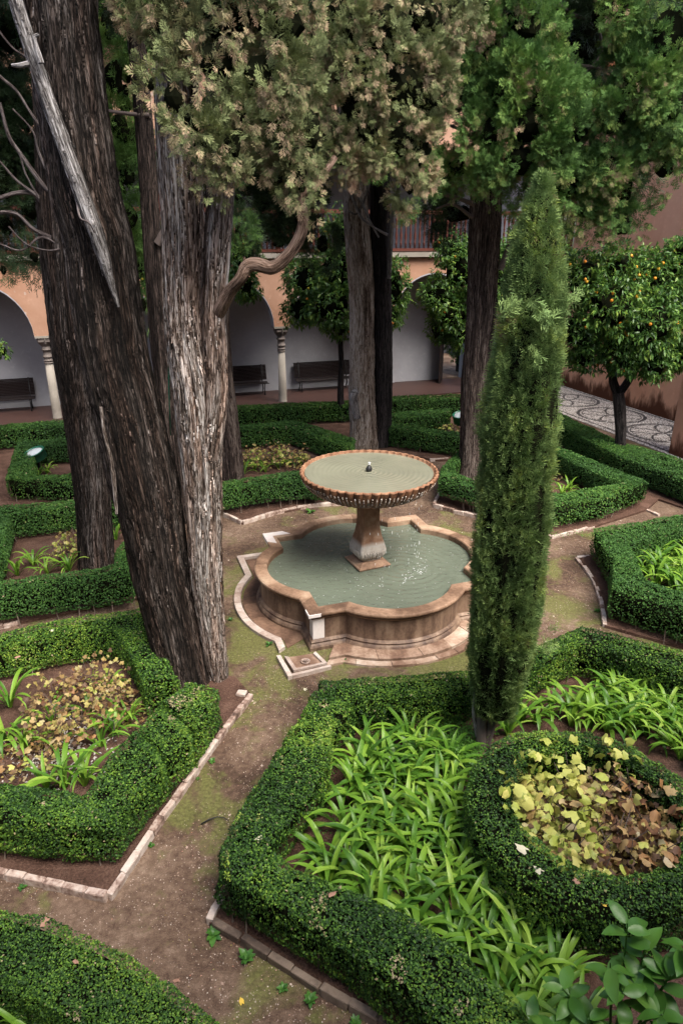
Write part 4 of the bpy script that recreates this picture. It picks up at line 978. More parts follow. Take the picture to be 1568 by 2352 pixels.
# ---- T1 the twin trunk in front
t1 = empty('twin_trunk_cypress', at(450, 1612), 'huge old cypress with two shaggy grey trunks leaning apart in the left foreground', 'tree')
trunk('trunk', px_path([(445, 1665, 68, 7.35), (423, 1560, 58, 7.45), (393, 1423, 58, 7.5), (369, 1318, 61, 7.5), (350, 1200, 65, 7.5), (328, 1100, 74, 7.5), (307, 1011, 75, 7.5), (290, 930, 75, 7.5), (266, 836, 75, 7.5), (250, 736, 76, 7.5), (236, 636, 77, 7.5), (224, 550, 76, 7.5), (195, 450, 76, 7.45), (180, 350, 75, 7.42), (165, 250, 74, 7.4), (143, 50, 72, 7.3), (120, -150, 70, 7.2), (90, -420, 66, 7.1), (60, -700, 50, 7.0)]), M['bark1b'], t1, 200, 520, .13, .026, 3, 22, 900)
trunk('trunk', px_path([(522, 1700, 50, 7.4), (512, 1640, 30, 7.47), (501, 1555, 24, 7.5), (487, 1440, 30, 7.5), (475, 1318, 38, 7.5), (471, 1204, 40, 7.5), (467, 1107, 43, 7.5), (460, 990, 50, 7.5), (453, 900, 52, 7.5), (440, 820, 50, 7.52), (429, 740, 46, 7.55), (425, 650, 45, 7.57), (421, 500, 46, 7.6), (408, 300, 48, 7.6), (402, 100, 47, 7.6), (398, -200, 44, 7.6), (395, -600, 34, 7.6)]), M['bark1'], t1, 180, 520, .13, .024, 8, 22, 900)
trunk('side_trunk', px_path([(478, 1050, 26, 7.42), (490, 930, 30, 7.4), (494, 820, 27, 7.4), (492, 700, 26, 7.4), (500, 550, 29, 7.4), (510, 400, 28, 7.4), (520, 250, 26, 7.4), (535, 50, 24, 7.4), (560, -300, 18, 7.3)]), M['bark1'], t1, 80, 300, .1, .014, 12, 30, 200)
trunk('dark_heart_trunk', px_path([(470, 1660, 40, 7.75), (455, 1500, 30, 7.8), (436, 1350, 16, 7.85), (430, 1250, 8, 7.9)]), M['bark1b'], t1, 60, 120, .12, .016, 15, 26)
o = branch('curved_limb', px_path([(492, 745, 10, 7.45), (508, 705, 15, 7.3), (528, 668, 14, 7.2), (552, 640, 13, 7.1), (568, 612, 15, 7.1), (590, 607, 15, 7.1), (622, 615, 14, 7.1), (650, 598, 13, 7.1), (675, 568, 13, 7.1), (692, 535, 13, 7.1), (697, 500, 12, 7.1), (690, 455, 11, 7.1), (695, 380, 10, 7.2), (660, 300, 10, 7.3)]), t1, M['limb'], 12, 60)
branch('curved_limb_fork', px_path([(692, 462, 8, 7.1), (712, 435, 8, 7.1), (740, 405, 7, 7.15), (770, 360, 6, 7.2)]), t1, M['limb'], 8, 16)
branch('stub', px_path([(568, 612, 8, 7.1), (562, 600, 4, 7.08), (560, 590, 2, 7.05)]), t1, M['limb'], 6, 6)
trunk('dead_limb', px_path([(18, -60, 14, 7.0), (42, 20, 15, 7.0), (70, 110, 16, 7.0), (100, 200, 15, 7.0), (132, 290, 16, 6.98), (160, 370, 17, 6.98), (190, 450, 17, 7.0), (215, 520, 17, 7.0), (238, 590, 14, 7.05), (256, 650, 8, 7.08), (272, 705, 3, 7.12)]), M['dead'], t1, 28, 120, .12, .006, 21, 30, 60)
branch('dead_stub', px_path([(95, 145, 7, 6.9), (80, 90, 5, 6.9), (90, 78, 3, 6.9)]), t1, M['dead'])
branch('dead_stub', px_path([(66, 146, 6, 6.95), (46, 150, 5, 6.9), (28, 150, 3, 6.9)]), t1, M['dead'])
branch('peeled_strip', px_path([(178, 465, 3, 7.0), (185, 500, 2.5, 6.9), (205, 512, 2, 6.85), (218, 535, 1.5, 6.85)]), t1, M['limbgrey'])
branch('hanging_bark_strip', px_path([(232, 935, 4, 6.99), (240, 990, 4, 6.98), (252, 1040, 5, 6.97), (262, 1100, 5, 6.97), (268, 1180, 3, 6.97)]), t1, M['bark1'])
crown(t1, [(400, 30, 95, 75, 7.3), (520, 45, 110, 85, 7.2), (640, 60, 100, 90, 7.2), (500, 140, 85, 70, 7.0), (600, 170, 80, 70, 7.0), (675, 175, 55, 75, 7.1), (400, 225, 42, 55, 6.9), (440, 275, 58, 60, 6.8), (470, 345, 42, 50, 6.8), (492, 420, 20, 38, 6.8), (535, 330, 38, 60, 6.8), (560, 260, 30, 50, 6.9), (640, 290, 48, 50, 7.0), (665, 350, 48, 58, 7.0), (690, 410, 30, 52, 6.95), (715, 300, 38, 70, 7.0), (365, 90, 40, 80, 7.2), (345, 190, 22, 30, 7.1)], M['cyB'], .095, 640, upw=.25, hang=.25, clump_r=.15)
crown(t1, [(330, -140, 150, 110, 7.6), (560, -120, 160, 110, 7.4), (150, -260, 170, 120, 7.4), (420, -330, 190, 150, 7.5), (720, -200, 110, 110, 7.5), (250, -520, 260, 200, 8), (600, -480, 200, 180, 8.5)], M['cyD'], .15, 220, tm=TMPL, part='upper_shade_foliage')  # crown masses above the frame, added to shade what lies below
# ---- rear left trunk with bare branches
t2 = empty('leaning_cypress', at(222, 1300), 'dark leaning cypress behind the twin trunk, with bare grey branches reaching left', 'tree')
trunk('trunk', px_path([(226, 1320, 42, 10.75), (220, 1250, 38, 10.8), (212, 1120, 38, 10.8), (195, 960, 44, 10.8), (180, 800, 56, 10.8), (168, 650, 60, 10.8), (155, 500, 62, 10.8), (150, 250, 66, 10.8), (145, 0, 70, 10.8), (140, -400, 60, 10.8), (140, -700, 40, 10.8)]), M['bark1b'], t2, 110, 260, .12, .024, 33, 22, 200)
Yb = 10.2
for pts in ([(0, 235, 5), (20, 310, 6), (45, 350, 7), (100, 425, 8), (135, 455, 9)], [(-40, 460, 6), (0, 455, 7), (30, 445, 7), (65, 442, 8), (90, 455, 9), (125, 520, 9), (165, 562, 10)],
            [(-30, 490, 6), (35, 490, 7), (75, 525, 8), (110, 542, 8), (160, 560, 10)], [(-20, 350, 4), (0, 370, 4), (40, 415, 5), (90, 452, 6)], [(-20, 150, 4), (0, 175, 5), (40, 210, 5), (75, 265, 5), (132, 345, 6)],
            [(20, 520, 3), (60, 560, 3), (110, 575, 3), (150, 570, 4)], [(30, 250, 3), (75, 300, 3), (90, 350, 4), (120, 420, 4)], [(45, 350, 3), (60, 400, 3), (90, 455, 4)], [(-10, 60, 4), (30, 110, 4), (70, 140, 4), (110, 200, 5)], [(0, 560, 3), (50, 575, 3), (95, 545, 4), (140, 565, 4)]):
    branch('bare_branch', px_path([(x, y, w * .6, Yb + .08 * i) for i, (x, y, w) in enumerate(pts)]), t2, M['limbgrey'])
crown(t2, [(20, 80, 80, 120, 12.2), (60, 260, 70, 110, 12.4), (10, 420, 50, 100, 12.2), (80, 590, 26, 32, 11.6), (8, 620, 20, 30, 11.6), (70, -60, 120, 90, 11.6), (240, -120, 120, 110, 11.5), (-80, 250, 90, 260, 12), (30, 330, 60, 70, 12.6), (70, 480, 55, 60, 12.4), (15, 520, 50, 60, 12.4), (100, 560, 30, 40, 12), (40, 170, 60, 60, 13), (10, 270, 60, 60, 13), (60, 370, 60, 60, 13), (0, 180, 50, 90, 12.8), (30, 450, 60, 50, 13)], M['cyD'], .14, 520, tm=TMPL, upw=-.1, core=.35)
crown(t2, [(-60, -300, 220, 160, 11), (260, -380, 220, 160, 11), (-260, 0, 150, 260, 11), (100, -600, 300, 220, 11), (-250, -400, 200, 260, 11), (-200, 300, 90, 240, 12)], M['cyD'], .3, 90, tm=TMPL, part='upper_shade_foliage')  # unseen masses over the left, put in to darken that side
# ---- thin dark trunk between, and its green crown behind
t3 = empty('thin_cypress', at(408, 1180), 'thin dark cypress trunk rising between the two big trunks', 'tree')
trunk('trunk', px_path([(410, 1200, 20, 12.2), (396, 1050, 18, 12.2), (384, 950, 20, 12.2), (368, 800, 21, 12.2), (356, 650, 20, 12.2), (346, 500, 20, 12.2), (336, 350, 19, 12.2), (322, 180, 19, 12.2), (308, 20, 18, 12.2), (300, -300, 15, 12.2)]), M['bark3'], t3, 48, 160, .1, .018, 40, 22)
branch('side_branch', px_path([(362, 560, 9, 12.1), (380, 530, 8, 12.1), (400, 500, 6, 12.2)]), t3, M['twig'])
branch('side_branch', px_path([(345, 265, 5, 12.1), (300, 262, 4, 12.1), (250, 255, 3, 12.0)]), t3, M['twig'])
crown(t3, [(255, 60, 42, 70, 13.2), (262, 180, 40, 75, 13.2), (278, 300, 38, 70, 13.2), (292, 400, 32, 60, 13.2), (300, 500, 30, 60, 13.2), (318, 620, 22, 40, 13.4), (330, 700, 12, 30, 13.4), (345, 90, 30, 90, 13.4), (240, 240, 40, 60, 13.5), (300, 330, 36, 70, 13.5), (270, 440, 34, 60, 13.4), (310, 560, 30, 50, 13.5), (288, 160, 34, 60, 13.7), (285, 230, 30, 60, 13.7), (250, 20, 50, 50, 13.7)], M['cyG'], .15, 520, tm=TMPL, upw=.2, core=.5)
# ---- trunk behind the twin trunk
t4 = empty('hidden_cypress', at(533, 1103), 'dark purple brown cypress trunk half hidden behind the grey twin trunk', 'tree')
trunk('trunk', px_path([(536, 1112, 26, 15.4), (528, 1000, 23, 15.4), (512, 850, 22, 15.4), (502, 700, 22, 15.4), (496, 500, 21, 15.4), (492, 250, 18, 15.4), (490, -100, 14, 15.4)]), M['bark3'], t4, 48, 150, .1, .02, 47, 20)
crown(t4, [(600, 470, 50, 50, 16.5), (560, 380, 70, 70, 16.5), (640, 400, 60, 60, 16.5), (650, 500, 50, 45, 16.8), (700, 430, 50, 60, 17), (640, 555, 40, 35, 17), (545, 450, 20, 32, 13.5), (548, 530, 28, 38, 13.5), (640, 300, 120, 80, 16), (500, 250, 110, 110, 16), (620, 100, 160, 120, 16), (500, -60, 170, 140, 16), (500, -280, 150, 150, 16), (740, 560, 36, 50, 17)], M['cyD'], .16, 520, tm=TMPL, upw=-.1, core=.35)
crown(t4, [(545, 440, 15, 28, 12.6), (545, 530, 25, 40, 12.6)], M['cyG'], .12, 500, tm=TMPL, part='light_foliage', core=0)
# ---- forked trunk behind the bowl
t5 = empty('forked_cypress', at(852, 1026), 'forked cypress with one light brown and one dark trunk behind the fountain bowl', 'tree')
trunk('light_trunk', px_path([(836, 1050, 36, 17.95), (836, 980, 31, 18), (832, 900, 30, 18), (832, 800, 29, 18), (832, 700, 28, 18), (826, 600, 28, 18), (818, 500, 27, 18), (812, 400, 25, 18), (800, 300, 20, 18), (780, 150, 16, 18)]), M['bark2'], t5, 70, 200, .14, .03, 52, 14, 160)
trunk('dark_trunk', px_path([(872, 1050, 26, 18.15), (876, 980, 23, 18.2), (878, 850, 22, 18.2), (876, 700, 22, 18.2), (873, 550, 23, 18.2), (872, 400, 23, 18.2), (872, 250, 20, 18.2), (880, 0, 16, 18.2)]), M['bark4'], t5, 60, 180, .1, .022, 57, 14)
branch('dead_knot', px_path([(822, 960, 8, 17.7), (812, 915, 9, 17.65), (816, 900, 7, 17.65), (808, 900, 3, 17.6)]), t5, M['dead'])
branch('bare_stem', px_path([(893, 640, 5, 17.9), (897, 560, 5, 17.9), (903, 480, 5, 17.9), (915, 430, 4, 17.9), (905, 400, 3, 17.9)]), t5, M['dead'])
for pts in ([(805, 440, 4), (815, 470, 3), (830, 500, 3), (855, 520, 2), (890, 540, 3)], [(830, 370, 4), (845, 410, 4), (840, 450, 3), (820, 490, 2), (800, 485, 2)], [(850, 380, 5), (838, 415, 5)], [(795, 410, 3), (830, 465, 3), (845, 500, 2), (870, 545, 2)]):
    branch('bare_twig', px_path([(x, y, w, 17.3) for x, y, w in pts]), t5, M['dead'], 6, 16)
crown(t5, [(780, 60, 95, 90, 11), (890, 80, 110, 100, 11), (980, 40, 90, 80, 11), (810, 180, 80, 90, 10.8), (920, 200, 85, 90, 10.8), (985, 235, 48, 75, 10.8), (770, 300, 50, 60, 10.8), (845, 310, 60, 55, 10.8), (920, 320, 60, 60, 10.8), (965, 345, 42, 62, 10.8), (785, 365, 35, 28, 10.8), (940, 420, 34, 45, 11.5), (1040, 20, 50, 50, 11.2), (725, 130, 40, 110, 11)], M['cyB'], .115, 480, upw=.2, hang=.25, clump_r=.2)
crown(t5, [(925, 455, 34, 34, 13), (985, 400, 30, 34, 13), (880, 380, 30, 24, 13)], M['cyG'], .13, 420, tm=TMPL, part='light_foliage', upw=.2, core=0)
crown(t5, [(850, -150, 240, 150, 13), (860, 60, 200, 160, 14.5), (860, 230, 150, 110, 14.5), (850, -380, 220, 180, 15), (860, -150, 260, 160, 17), (860, -600, 180, 180, 15)], M['cyD'], .28, 110, tm=TMPL, part='upper_shade_foliage')  # coarse masses, many out of view, added to block skylight
# ---- straight trunk on the right
t6 = empty('straight_cypress', at(1080, 1098), 'tall straight cypress with a reddish brown trunk right of the bowl', 'tree')
trunk('trunk', px_path([(1076, 1120, 32, 15.25), (1082, 1050, 29, 15.3), (1090, 900, 32, 15.3), (1100, 780, 33, 15.3), (1108, 650, 34, 15.3), (1114, 520, 34, 15.3), (1118, 400, 33, 15.3), (1124, 250, 31, 15.3), (1132, 50, 28, 15.3), (1140, -200, 22, 15.3)]), M['bark3'], t6, 100, 260, .12, .03, 66, 16, 120)
branch('side_branch', px_path([(1148, 620, 7, 15.1), (1162, 585, 7, 15.1), (1176, 550, 6, 15.1), (1185, 520, 5, 15.1)]), t6, M['twig'])
for pts in ([(1290, 130, 4), (1330, 150, 4), (1370, 155, 3), (1410, 170, 3)], [(1300, 180, 3), (1350, 200, 3), (1400, 205, 2)], [(1000, 440, 4), (1050, 455, 4), (1090, 470, 5)], [(1010, 280, 3), (1060, 300, 3), (1100, 330, 4)], [(1000, 480, 2), (1040, 470, 3), (1085, 500, 4)], [(1370, 40, 3), (1380, 120, 3), (1340, 170, 2)], [(1280, 10, 4), (1330, 40, 4), (1390, 35, 3)], [(1030, 120, 3), (1010, 200, 2), (1000, 260, 2)]):
    branch('bare_branch', px_path([(x, y, w, 14.3) for x, y, w in pts]), t6, M['twig'], 6, 14)
crown(t6, [(1110, 40, 50, 60, 13.3), (1120, 120, 50, 55, 13.3), (1200, 60, 70, 70, 13.2), (1180, 150, 55, 50, 13.2), (1160, 215, 60, 50, 13), (1240, 205, 65, 65, 13), (1220, 290, 75, 65, 12.9), (1130, 300, 52, 60, 13.1), (1275, 330, 60, 65, 13), (1190, 370, 65, 55, 13), (1130, 385, 40, 40, 13.2), (1050, 385, 46, 34, 13.6), (1020, 405, 30, 22, 13.6), (1320, 290, 55, 60, 13.2), (1295, 430, 55, 55, 13.3), (1375, 370, 60, 70, 13.3), (1400, 270, 60, 60, 13.2), (1460, 200, 60, 80, 13.1), (1530, 90, 65, 110, 13), (1540, 230, 50, 80, 13.1), (1400, 30, 80, 40, 13.2), (1480, 320, 50, 60, 13.3), (1425, 440, 42, 55, 13.4), (1428, 520, 34, 34, 13.5), (1345, 480, 45, 34, 13.5), (1525, 385, 36, 38, 13.2), (1560, 330, 30, 50, 13.2), (1240, 450, 50, 40, 13.4), (1215, 500, 30, 24, 13.4), (1430, 110, 40, 50, 13.6)], M['cyG'], .14, 420, upw=.1, hang=.15, clump_r=.25)
crown(t6, [(1200, -150, 220, 130, 14), (1480, -120, 200, 130, 14), (1330, 100, 120, 140, 16.5), (1060, 150, 90, 170, 16.5), (1050, 490, 60, 35, 16), (1200, 250, 150, 150, 15.8), (1480, 250, 130, 130, 15.8), (1330, 380, 120, 90, 15.6), (1010, 520, 30, 24, 16.5), (1200, -380, 240, 180, 15), (1480, -350, 200, 180, 15), (1250, -600, 180, 180, 15.5)], M['cyD'], .2, 200, tm=TMPL, part='upper_shade_foliage', upw=-.1)  # rear sprays plus unseen masses added to shade the back
# ---- cypresses beyond the roof, seen through the gaps
t8 = empty('distant_cypress', (6, 34, 0), 'dark evergreens rising behind the gallery roof', 'tree')
trunk('trunk', [(Vector((6, 34, 0)), .5), (Vector((6, 34, 6)), .4), (Vector((6, 34, 12)), .25)], M['bark4'], t8, 24, 20)
crown(t8, [(500, 60, 420, 220, 34), (1100, 60, 420, 220, 34), (1500, 0, 300, 260, 34), (0, 0, 300, 260, 34)], M['cyD'], 1.0, 6, tm=TMPL)

# ---- slim column cypress in front
t7 = empty('column_cypress', at(1105, 1722), 'slim clipped column shaped cypress standing in front of the fountain', 'tree')
BX, BY = t7.location.x, t7.location.y
lft = [(1640, 1088), (1560, 1076), (1500, 1071), (1400, 1074), (1300, 1079), (1200, 1088), (1100, 1096), (1000, 1102), (900, 1112), (800, 1130), (700, 1146), (600, 1165), (500, 1195), (450, 1215), (425, 1225), (405, 1234)]
rgt = [(1640, 1180), (1560, 1205), (1500, 1225), (1400, 1238), (1300, 1252), (1200, 1264), (1100, 1268), (1000, 1279), (900, 1286), (800, 1296), (700, 1300), (600, 1290), (500, 1277), (450, 1268), (425, 1266), (405, 1258)]
zs, cs, rs = [], [], []
for (y, a_), (_, c_) in zip(lft, rgt):
    p = atY((a_ + c_) / 2, y, BY); zs.append(p.z); cs.append(p.x); rs.append((c_ - a_) / 2 * mpp(p))
zs, cs, rs = map(np.array, (zs, cs, rs)); print('column cypress', zs, rs)
n = 44000; z = zs[0] + (zs[-1] - zs[0]) * (RNG.random(n)); rr_ = np.interp(z, zs, rs); keep = RNG.random(n) < rr_ / rs.max() + .12; z, rr_ = z[keep], rr_[keep]; n = len(z)
th = RNG.random(n) * 6.283; cz = np.interp(z, zs, cs)
dr_ = np.c_[np.cos(th), np.sin(th), np.zeros(n)]
lump = fbm(np.c_[dr_[:, :2] * 1.6, z * 1.1], 2) - .5; l2 = fbm(np.c_[dr_[:, :2] * 5, z * 3.2] + 40, 2) - .5
P_ = np.c_[cz, np.full(n, BY), z] + dr_ * (rr_ * (.9 + .22 * lump + .3 * l2) + RNG.normal(0, .014, n))[:, None]
gap = (l2 < -.14) & (RNG.random(n) < .75); P_, dr_, l2, z = P_[~gap], dr_[~gap], l2[~gap], z[~gap]
D_ = dr_ * .55 + np.array([0, 0, .9]) + RNG.normal(0, .3, P_.shape)
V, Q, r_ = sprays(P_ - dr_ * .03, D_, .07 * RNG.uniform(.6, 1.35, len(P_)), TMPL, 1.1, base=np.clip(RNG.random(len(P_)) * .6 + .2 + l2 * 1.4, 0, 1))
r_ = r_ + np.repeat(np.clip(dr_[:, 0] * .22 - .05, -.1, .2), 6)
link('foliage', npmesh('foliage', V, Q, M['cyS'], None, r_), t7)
K, Lz = 36, 70; zz = np.linspace(zs[0] + .05, zs[-1] - .15, Lz); VV = []
for z_ in zz:
    for k in range(K):
        t = 2 * math.pi * k / K; r0 = np.interp(z_, zs, rs) * .8
        VV.append((np.interp(z_, zs, cs) + r0 * math.cos(t), BY + r0 * math.sin(t), z_))
VV = np.array(VV); c_ = np.c_[np.interp(VV[:, 2], zs, cs), np.full(len(VV), BY), VV[:, 2]]; dd = VV - c_; VV = c_ + dd * (1 + .5 * (fbm(nrm(dd) * 3 + VV * 1.5, 2) - .5))[:, None]
Qs = [(i * K + k, i * K + (k + 1) % K, (i + 1) * K + (k + 1) % K, (i + 1) * K + k) for i in range(Lz - 1) for k in range(K)]
link('inner_shade_core', npmesh('inner_shade_core', VV, Qs, M['inner'], None, RNG.random(len(Qs))), t7)  # dark column core, shade between sprays put into its colour
# loose bluish side shoots
for pts, s_, n_ in (([(1260, 735), (1300, 700), (1325, 675)], .1, 40), ([(1215, 690), (1250, 720), (1240, 740)], .09, 70), ([(1220, 790), (1232, 830)], .08, 25), ([(1150, 720), (1175, 700)], .09, 40), ([(1240, 1490), (1270, 1450)], .1, 16), ([(1225, 1500), (1265, 1485)], .1, 14)):
    Q0 = [np.array(atY(x, y, BY - (.38 if x < 1300 and y < 1400 else .05))) for x, y in pts]; t = RNG.random(n_); i_ = np.minimum((t * (len(Q0) - 1)).astype(int), len(Q0) - 2); f_ = t * (len(Q0) - 1) - i_
    P_ = np.array([Q0[i] * (1 - f) + Q0[i + 1] * f for i, f in zip(i_, f_)]) + RNG.normal(0, .02, (n_, 3)); dr0 = nrm((Q0[-1] - Q0[0])[None])[0]
    V, Q, r_ = sprays(P_, dr0 + RNG.normal(0, .4, (n_, 3)), s_, TMPL); link('side_shoot', npmesh('side_shoot', V, Q, M['cyS'], None, r_ * .25 + .5), t7)
for dx, pts in enumerate(([(1103, 1728, 12), (1106, 1640, 11), (1118, 1560, 10), (1140, 1400, 8)], [(1118, 1722, 6), (1135, 1650, 6), (1140, 1590, 5)], [(1095, 1690, 5), (1088, 1640, 5), (1092, 1580, 5)], [(1112, 1724, 6), (1124, 1660, 6), (1128, 1600, 5)], [(1108, 1720, 5), (1112, 1650, 5), (1105, 1590, 4)])):
    branch('trunk' if dx == 0 else 'stem', px_path([(x, y, w, BY) for x, y, w in pts]), t7, M['dead'] if dx == 2 else M['twig'])

# ------------------------------------------------------------------ orange trees
fruit = MB().lathe([(.004, -.037), (.02, -.032), (.034, -.016), (.038, 0), (.034, .016), (.02, .032), (.004, .037)], 12).mesh('orange', M['orange'], True)
def leaf6(P_, D_, size, w=.34, droop=.25):
    n = len(P_); D_ = nrm(D_); S_ = nrm(np.cross(D_, np.array([0, 0, 1.]) + RNG.normal(0, .5, (n, 3)))); N_ = np.cross(S_, D_)
    s = np.broadcast_to(size, (n,))[:, None]
    a = P_; m1 = P_ + D_ * s * .45 + N_ * s * .06; tip = P_ + D_ * s - N_ * s * droop * .5; l1 = m1 - S_ * s * w * .5 + N_ * s * .05; r1 = m1 + S_ * s * w * .5 + N_ * s * .05
    V = np.stack([a, l1, tip, m1, r1], 1).reshape(-1, 3); i = np.arange(n)[:, None] * 5
    Q = np.stack([i[:, 0], i[:, 0] + 1, i[:, 0] + 2, i[:, 0] + 3], 1); Q2 = np.stack([i[:, 0], i[:, 0] + 3, i[:, 0] + 2, i[:, 0] + 4], 1)
    return V, np.stack([Q, Q2], 1).reshape(-1, 4)
def orange_tree(base, trunkpts, blobs, label, nfruit=20, ls=.11, fr=None, dens=85):
    root = empty('orange_tree', base, label, 'tree', None)
    for k, pts in enumerate(trunkpts): branch('trunk' if k == 0 else 'limb', px_path(pts), root, M['bark4'], 10, 24)
    PP, DD, mb = [], [], MB(); fruits = []
    for x, y, rx, ry, Y in blobs:
        c = np.array(atY(x, y, Y)); s = mpp(Vector(c)); r = np.array([rx * s, rx * s, ry * s]); area = 4 * math.pi * (r.prod()) ** (2 / 3); k = int(area * dens)
        d_ = nrm(RNG.normal(0, 1, (k, 3))); lump = .62 + .8 * fbm(d_ * 2.9 + c, 2); P0 = c + d_ * r * (lump * RNG.uniform(.72, 1.03, k))[:, None]
        for j in range(7):
            PP.append(P0 + RNG.normal(0, .03, P0.shape)); DD.append(d_ * .45 + RNG.normal(0, .55, P0.shape) + np.array([0, 0, -.35]))
        bm = bmesh.new(); bmesh.ops.create_icosphere(bm, subdivisions=2, radius=1); vs = np.array([v.co[:] for v in bm.verts]); fs = [[v.index for v in f.verts] for f in bm.faces]; bm.free()
        mb.add(c + vs * r * .6 * (.6 + .8 * fbm(vs * 2 + c, 2))[:, None], fs)
        for j in range(max(1, int(nfruit * rx * ry / sum(b_[2] * b_[3] for b_ in blobs)))):
            d0 = nrm(RNG.normal(0, 1, (1, 3)))[0]; d0[1] = -abs(d0[1]); d0[2] *= .8; fruits.append(c + d0 * r * .97)
    P_ = np.concatenate(PP); D_ = np.concatenate(DD)
    V, Q = leaf6(P_, D_, ls * RNG.uniform(.6, 1.2, len(P_))); link('foliage', npmesh('foliage', V, Q, M['orl'], None, np.repeat(RNG.random(len(P_)), 2)), root)
    me = mb.mesh('inner_shade_core', M['inner']); link('inner_shade_core', me, root)['kind'] = 'stuff'  # dark core, shade behind the leaves put into its colour
    for f in fruits: o = link('orange', fruit, root, False); o.location = Vector(f) - root.location; o.rotation_euler = (random.random(), random.random(), 0); o.scale = (.95,) * 3
    return root
YR = at(1423, 1072).y
orange_tree(at(1423, 1072), [[(1420, 1075, 14, YR), (1424, 1000, 12, YR), (1422, 940, 13, YR), (1418, 900, 13, YR)], [(1418, 905, 10, YR), (1408, 880, 9, YR), (1402, 850, 8, YR), (1370, 780, 6, YR)], [(1419, 905, 10, YR), (1435, 885, 9, YR), (1450, 860, 8, YR), (1490, 790, 6, YR)]],
            [(1340, 640, 60, 60, YR), (1330, 760, 55, 55, YR - .2), (1340, 820, 40, 36, YR), (1420, 620, 70, 55, YR), (1400, 700, 75, 70, YR - .5), (1420, 790, 55, 55, YR - .3), (1500, 640, 70, 65, YR), (1490, 740, 75, 75, YR - .5), (1500, 830, 50, 45, YR - .3), (1570, 600, 50, 60, YR), (1580, 720, 70, 80, YR), (1440, 830, 40, 34, YR - .4), (1560, 810, 50, 40, YR)], 'orange tree full of fruit before the orange wall at the right', 70, .14, dens=70)
YM = at(784, 972).y
orange_tree(at(784, 972), [[(785, 975, 8, YM), (782, 900, 7, YM), (784, 840, 6, YM), (780, 760, 6, YM), (775, 700, 5, YM)]],
            [(700, 640, 55, 50, YM), (690, 710, 45, 42, YM), (770, 620, 65, 60, YM), (760, 700, 65, 60, YM - .3), (850, 640, 60, 60, YM), (900, 660, 44, 65, YM - .2), (880, 720, 50, 40, YM), (790, 545, 55, 65, YM), (780, 750, 30, 28, YM)], 'orange tree with slender trunk behind the forked cypress', 10, .15, dens=46)
YT = at(1100, 960).y
orange_tree(at(1100, 960), [[(1102, 965, 8, YT), (1100, 850, 7, YT), (1095, 780, 6, YT)]],
            [(1010, 680, 50, 42, YT), (1040, 720, 50, 45, YT - .2), (1060, 620, 60, 60, YT), (1040, 575, 42, 34, YT), (1010, 760, 30, 30, YT), (1060, 760, 40, 40, YT), (1130, 650, 70, 90, YT), (1190, 600, 60, 60, YT), (1290, 620, 34, 60, YT + 1)], 'orange tree partly hidden behind the straight reddish trunk', 14, .14, dens=50)
YL = at(440, 985).y
orange_tree(at(440, 985), [[(440, 990, 8, YL), (440, 850, 7, YL), (440, 700, 6, YL)]],
            [(560, 590, 42, 50, YL), (555, 650, 38, 38, YL - .2), (500, 600, 60, 70, YL), (420, 600, 70, 80, YL), (345, 620, 50, 70, YL), (345, 560, 34, 60, YL), (575, 670, 22, 22, YL)], 'orange tree glimpsed on both sides of the grey twin trunk', 12, .15, dens=46)
YF = at(-60, 1050).y
orange_tree(at(-90, 1050), [[(-90, 1050, 9, YF), (-88, 900, 8, YF), (-85, 830, 6, YF)]], [(-80, 800, 70, 60, YF), (-20, 802, 24, 22, YF), (8, 806, 14, 16, YF)], 'branch tip of an orange tree entering at the left edge', 6, .12, dens=60)
# shrub beyond the doorway
orange_tree(uv(14.2, 28.5), [[(1052, 860, 6, 29.5), (1052, 800, 5, 29.5)]], [(1050, 780, 30, 50, 29.5), (1090, 760, 40, 60, 29.5)], 'sunlit shrub seen through the open doorway', 0, .18, dens=20)

# ------------------------------------------------------------------ strap leaved plants
def strap_mesh(seed, L=.62, W_=.021, bend=2.3):
    r = random.Random(seed); n = 8; V, Q = [], []; ang = R(r.uniform(55, 82)); x = z = 0; k = bend * r.uniform(.5, 1.25)
    for i in range(n + 1):
        t = i / n; w = W_ * (.55 + .6 * math.sin(math.pi * min(t * .9 + .12, 1)) if t < .97 else .08) * (1 if t < .8 else (1 - (t - .8) * 4.2) if t < 1 else .08); w = max(w, .0015)
        V += [(x, -w, z + w * .35), (x, 0, z), (x, w, z + w * .35)]
        if i < n: ds = L / n; x += math.cos(ang) * ds; z += math.sin(ang) * ds; ang -= k / n * (.45 + 1.35 * t)
        if i: b_ = 3 * i; Q += [(b_ - 3, b_ - 2, b_ + 1, b_), (b_ - 2, b_ - 1, b_ + 2, b_ + 1)]
    return npmesh('leaf', V, Q, M['strap'], smooth=True)
straps = [strap_mesh(i) for i in range(14)]
def clump(p, label, group, n=17, s=1.0, cat='plant', name='agapanthus'):
    root = empty(name, p, label, cat, group)
    for k in range(n):
        o = link('leaf', random.choice(straps), root, False); a = k * 2.4 + random.uniform(-.5, .5)
        o.location = (math.cos(a) * .015, math.sin(a) * .015, 0); ss = s * random.uniform(.7, 1.15); o.scale = (ss, ss * random.uniform(.85, 1.2), ss * random.uniform(.85, 1.1)); o.rotation_euler = (random.uniform(-.15, .15), random.uniform(-.35, .2), a)
    return root
ORD = ['first', 'second', 'third', 'fourth', 'fifth', 'sixth', 'seventh', 'eighth', 'ninth', 'tenth', 'eleventh', 'twelfth', 'thirteenth', 'fourteenth', 'fifteenth', 'sixteenth', 'seventeenth', 'eighteenth']
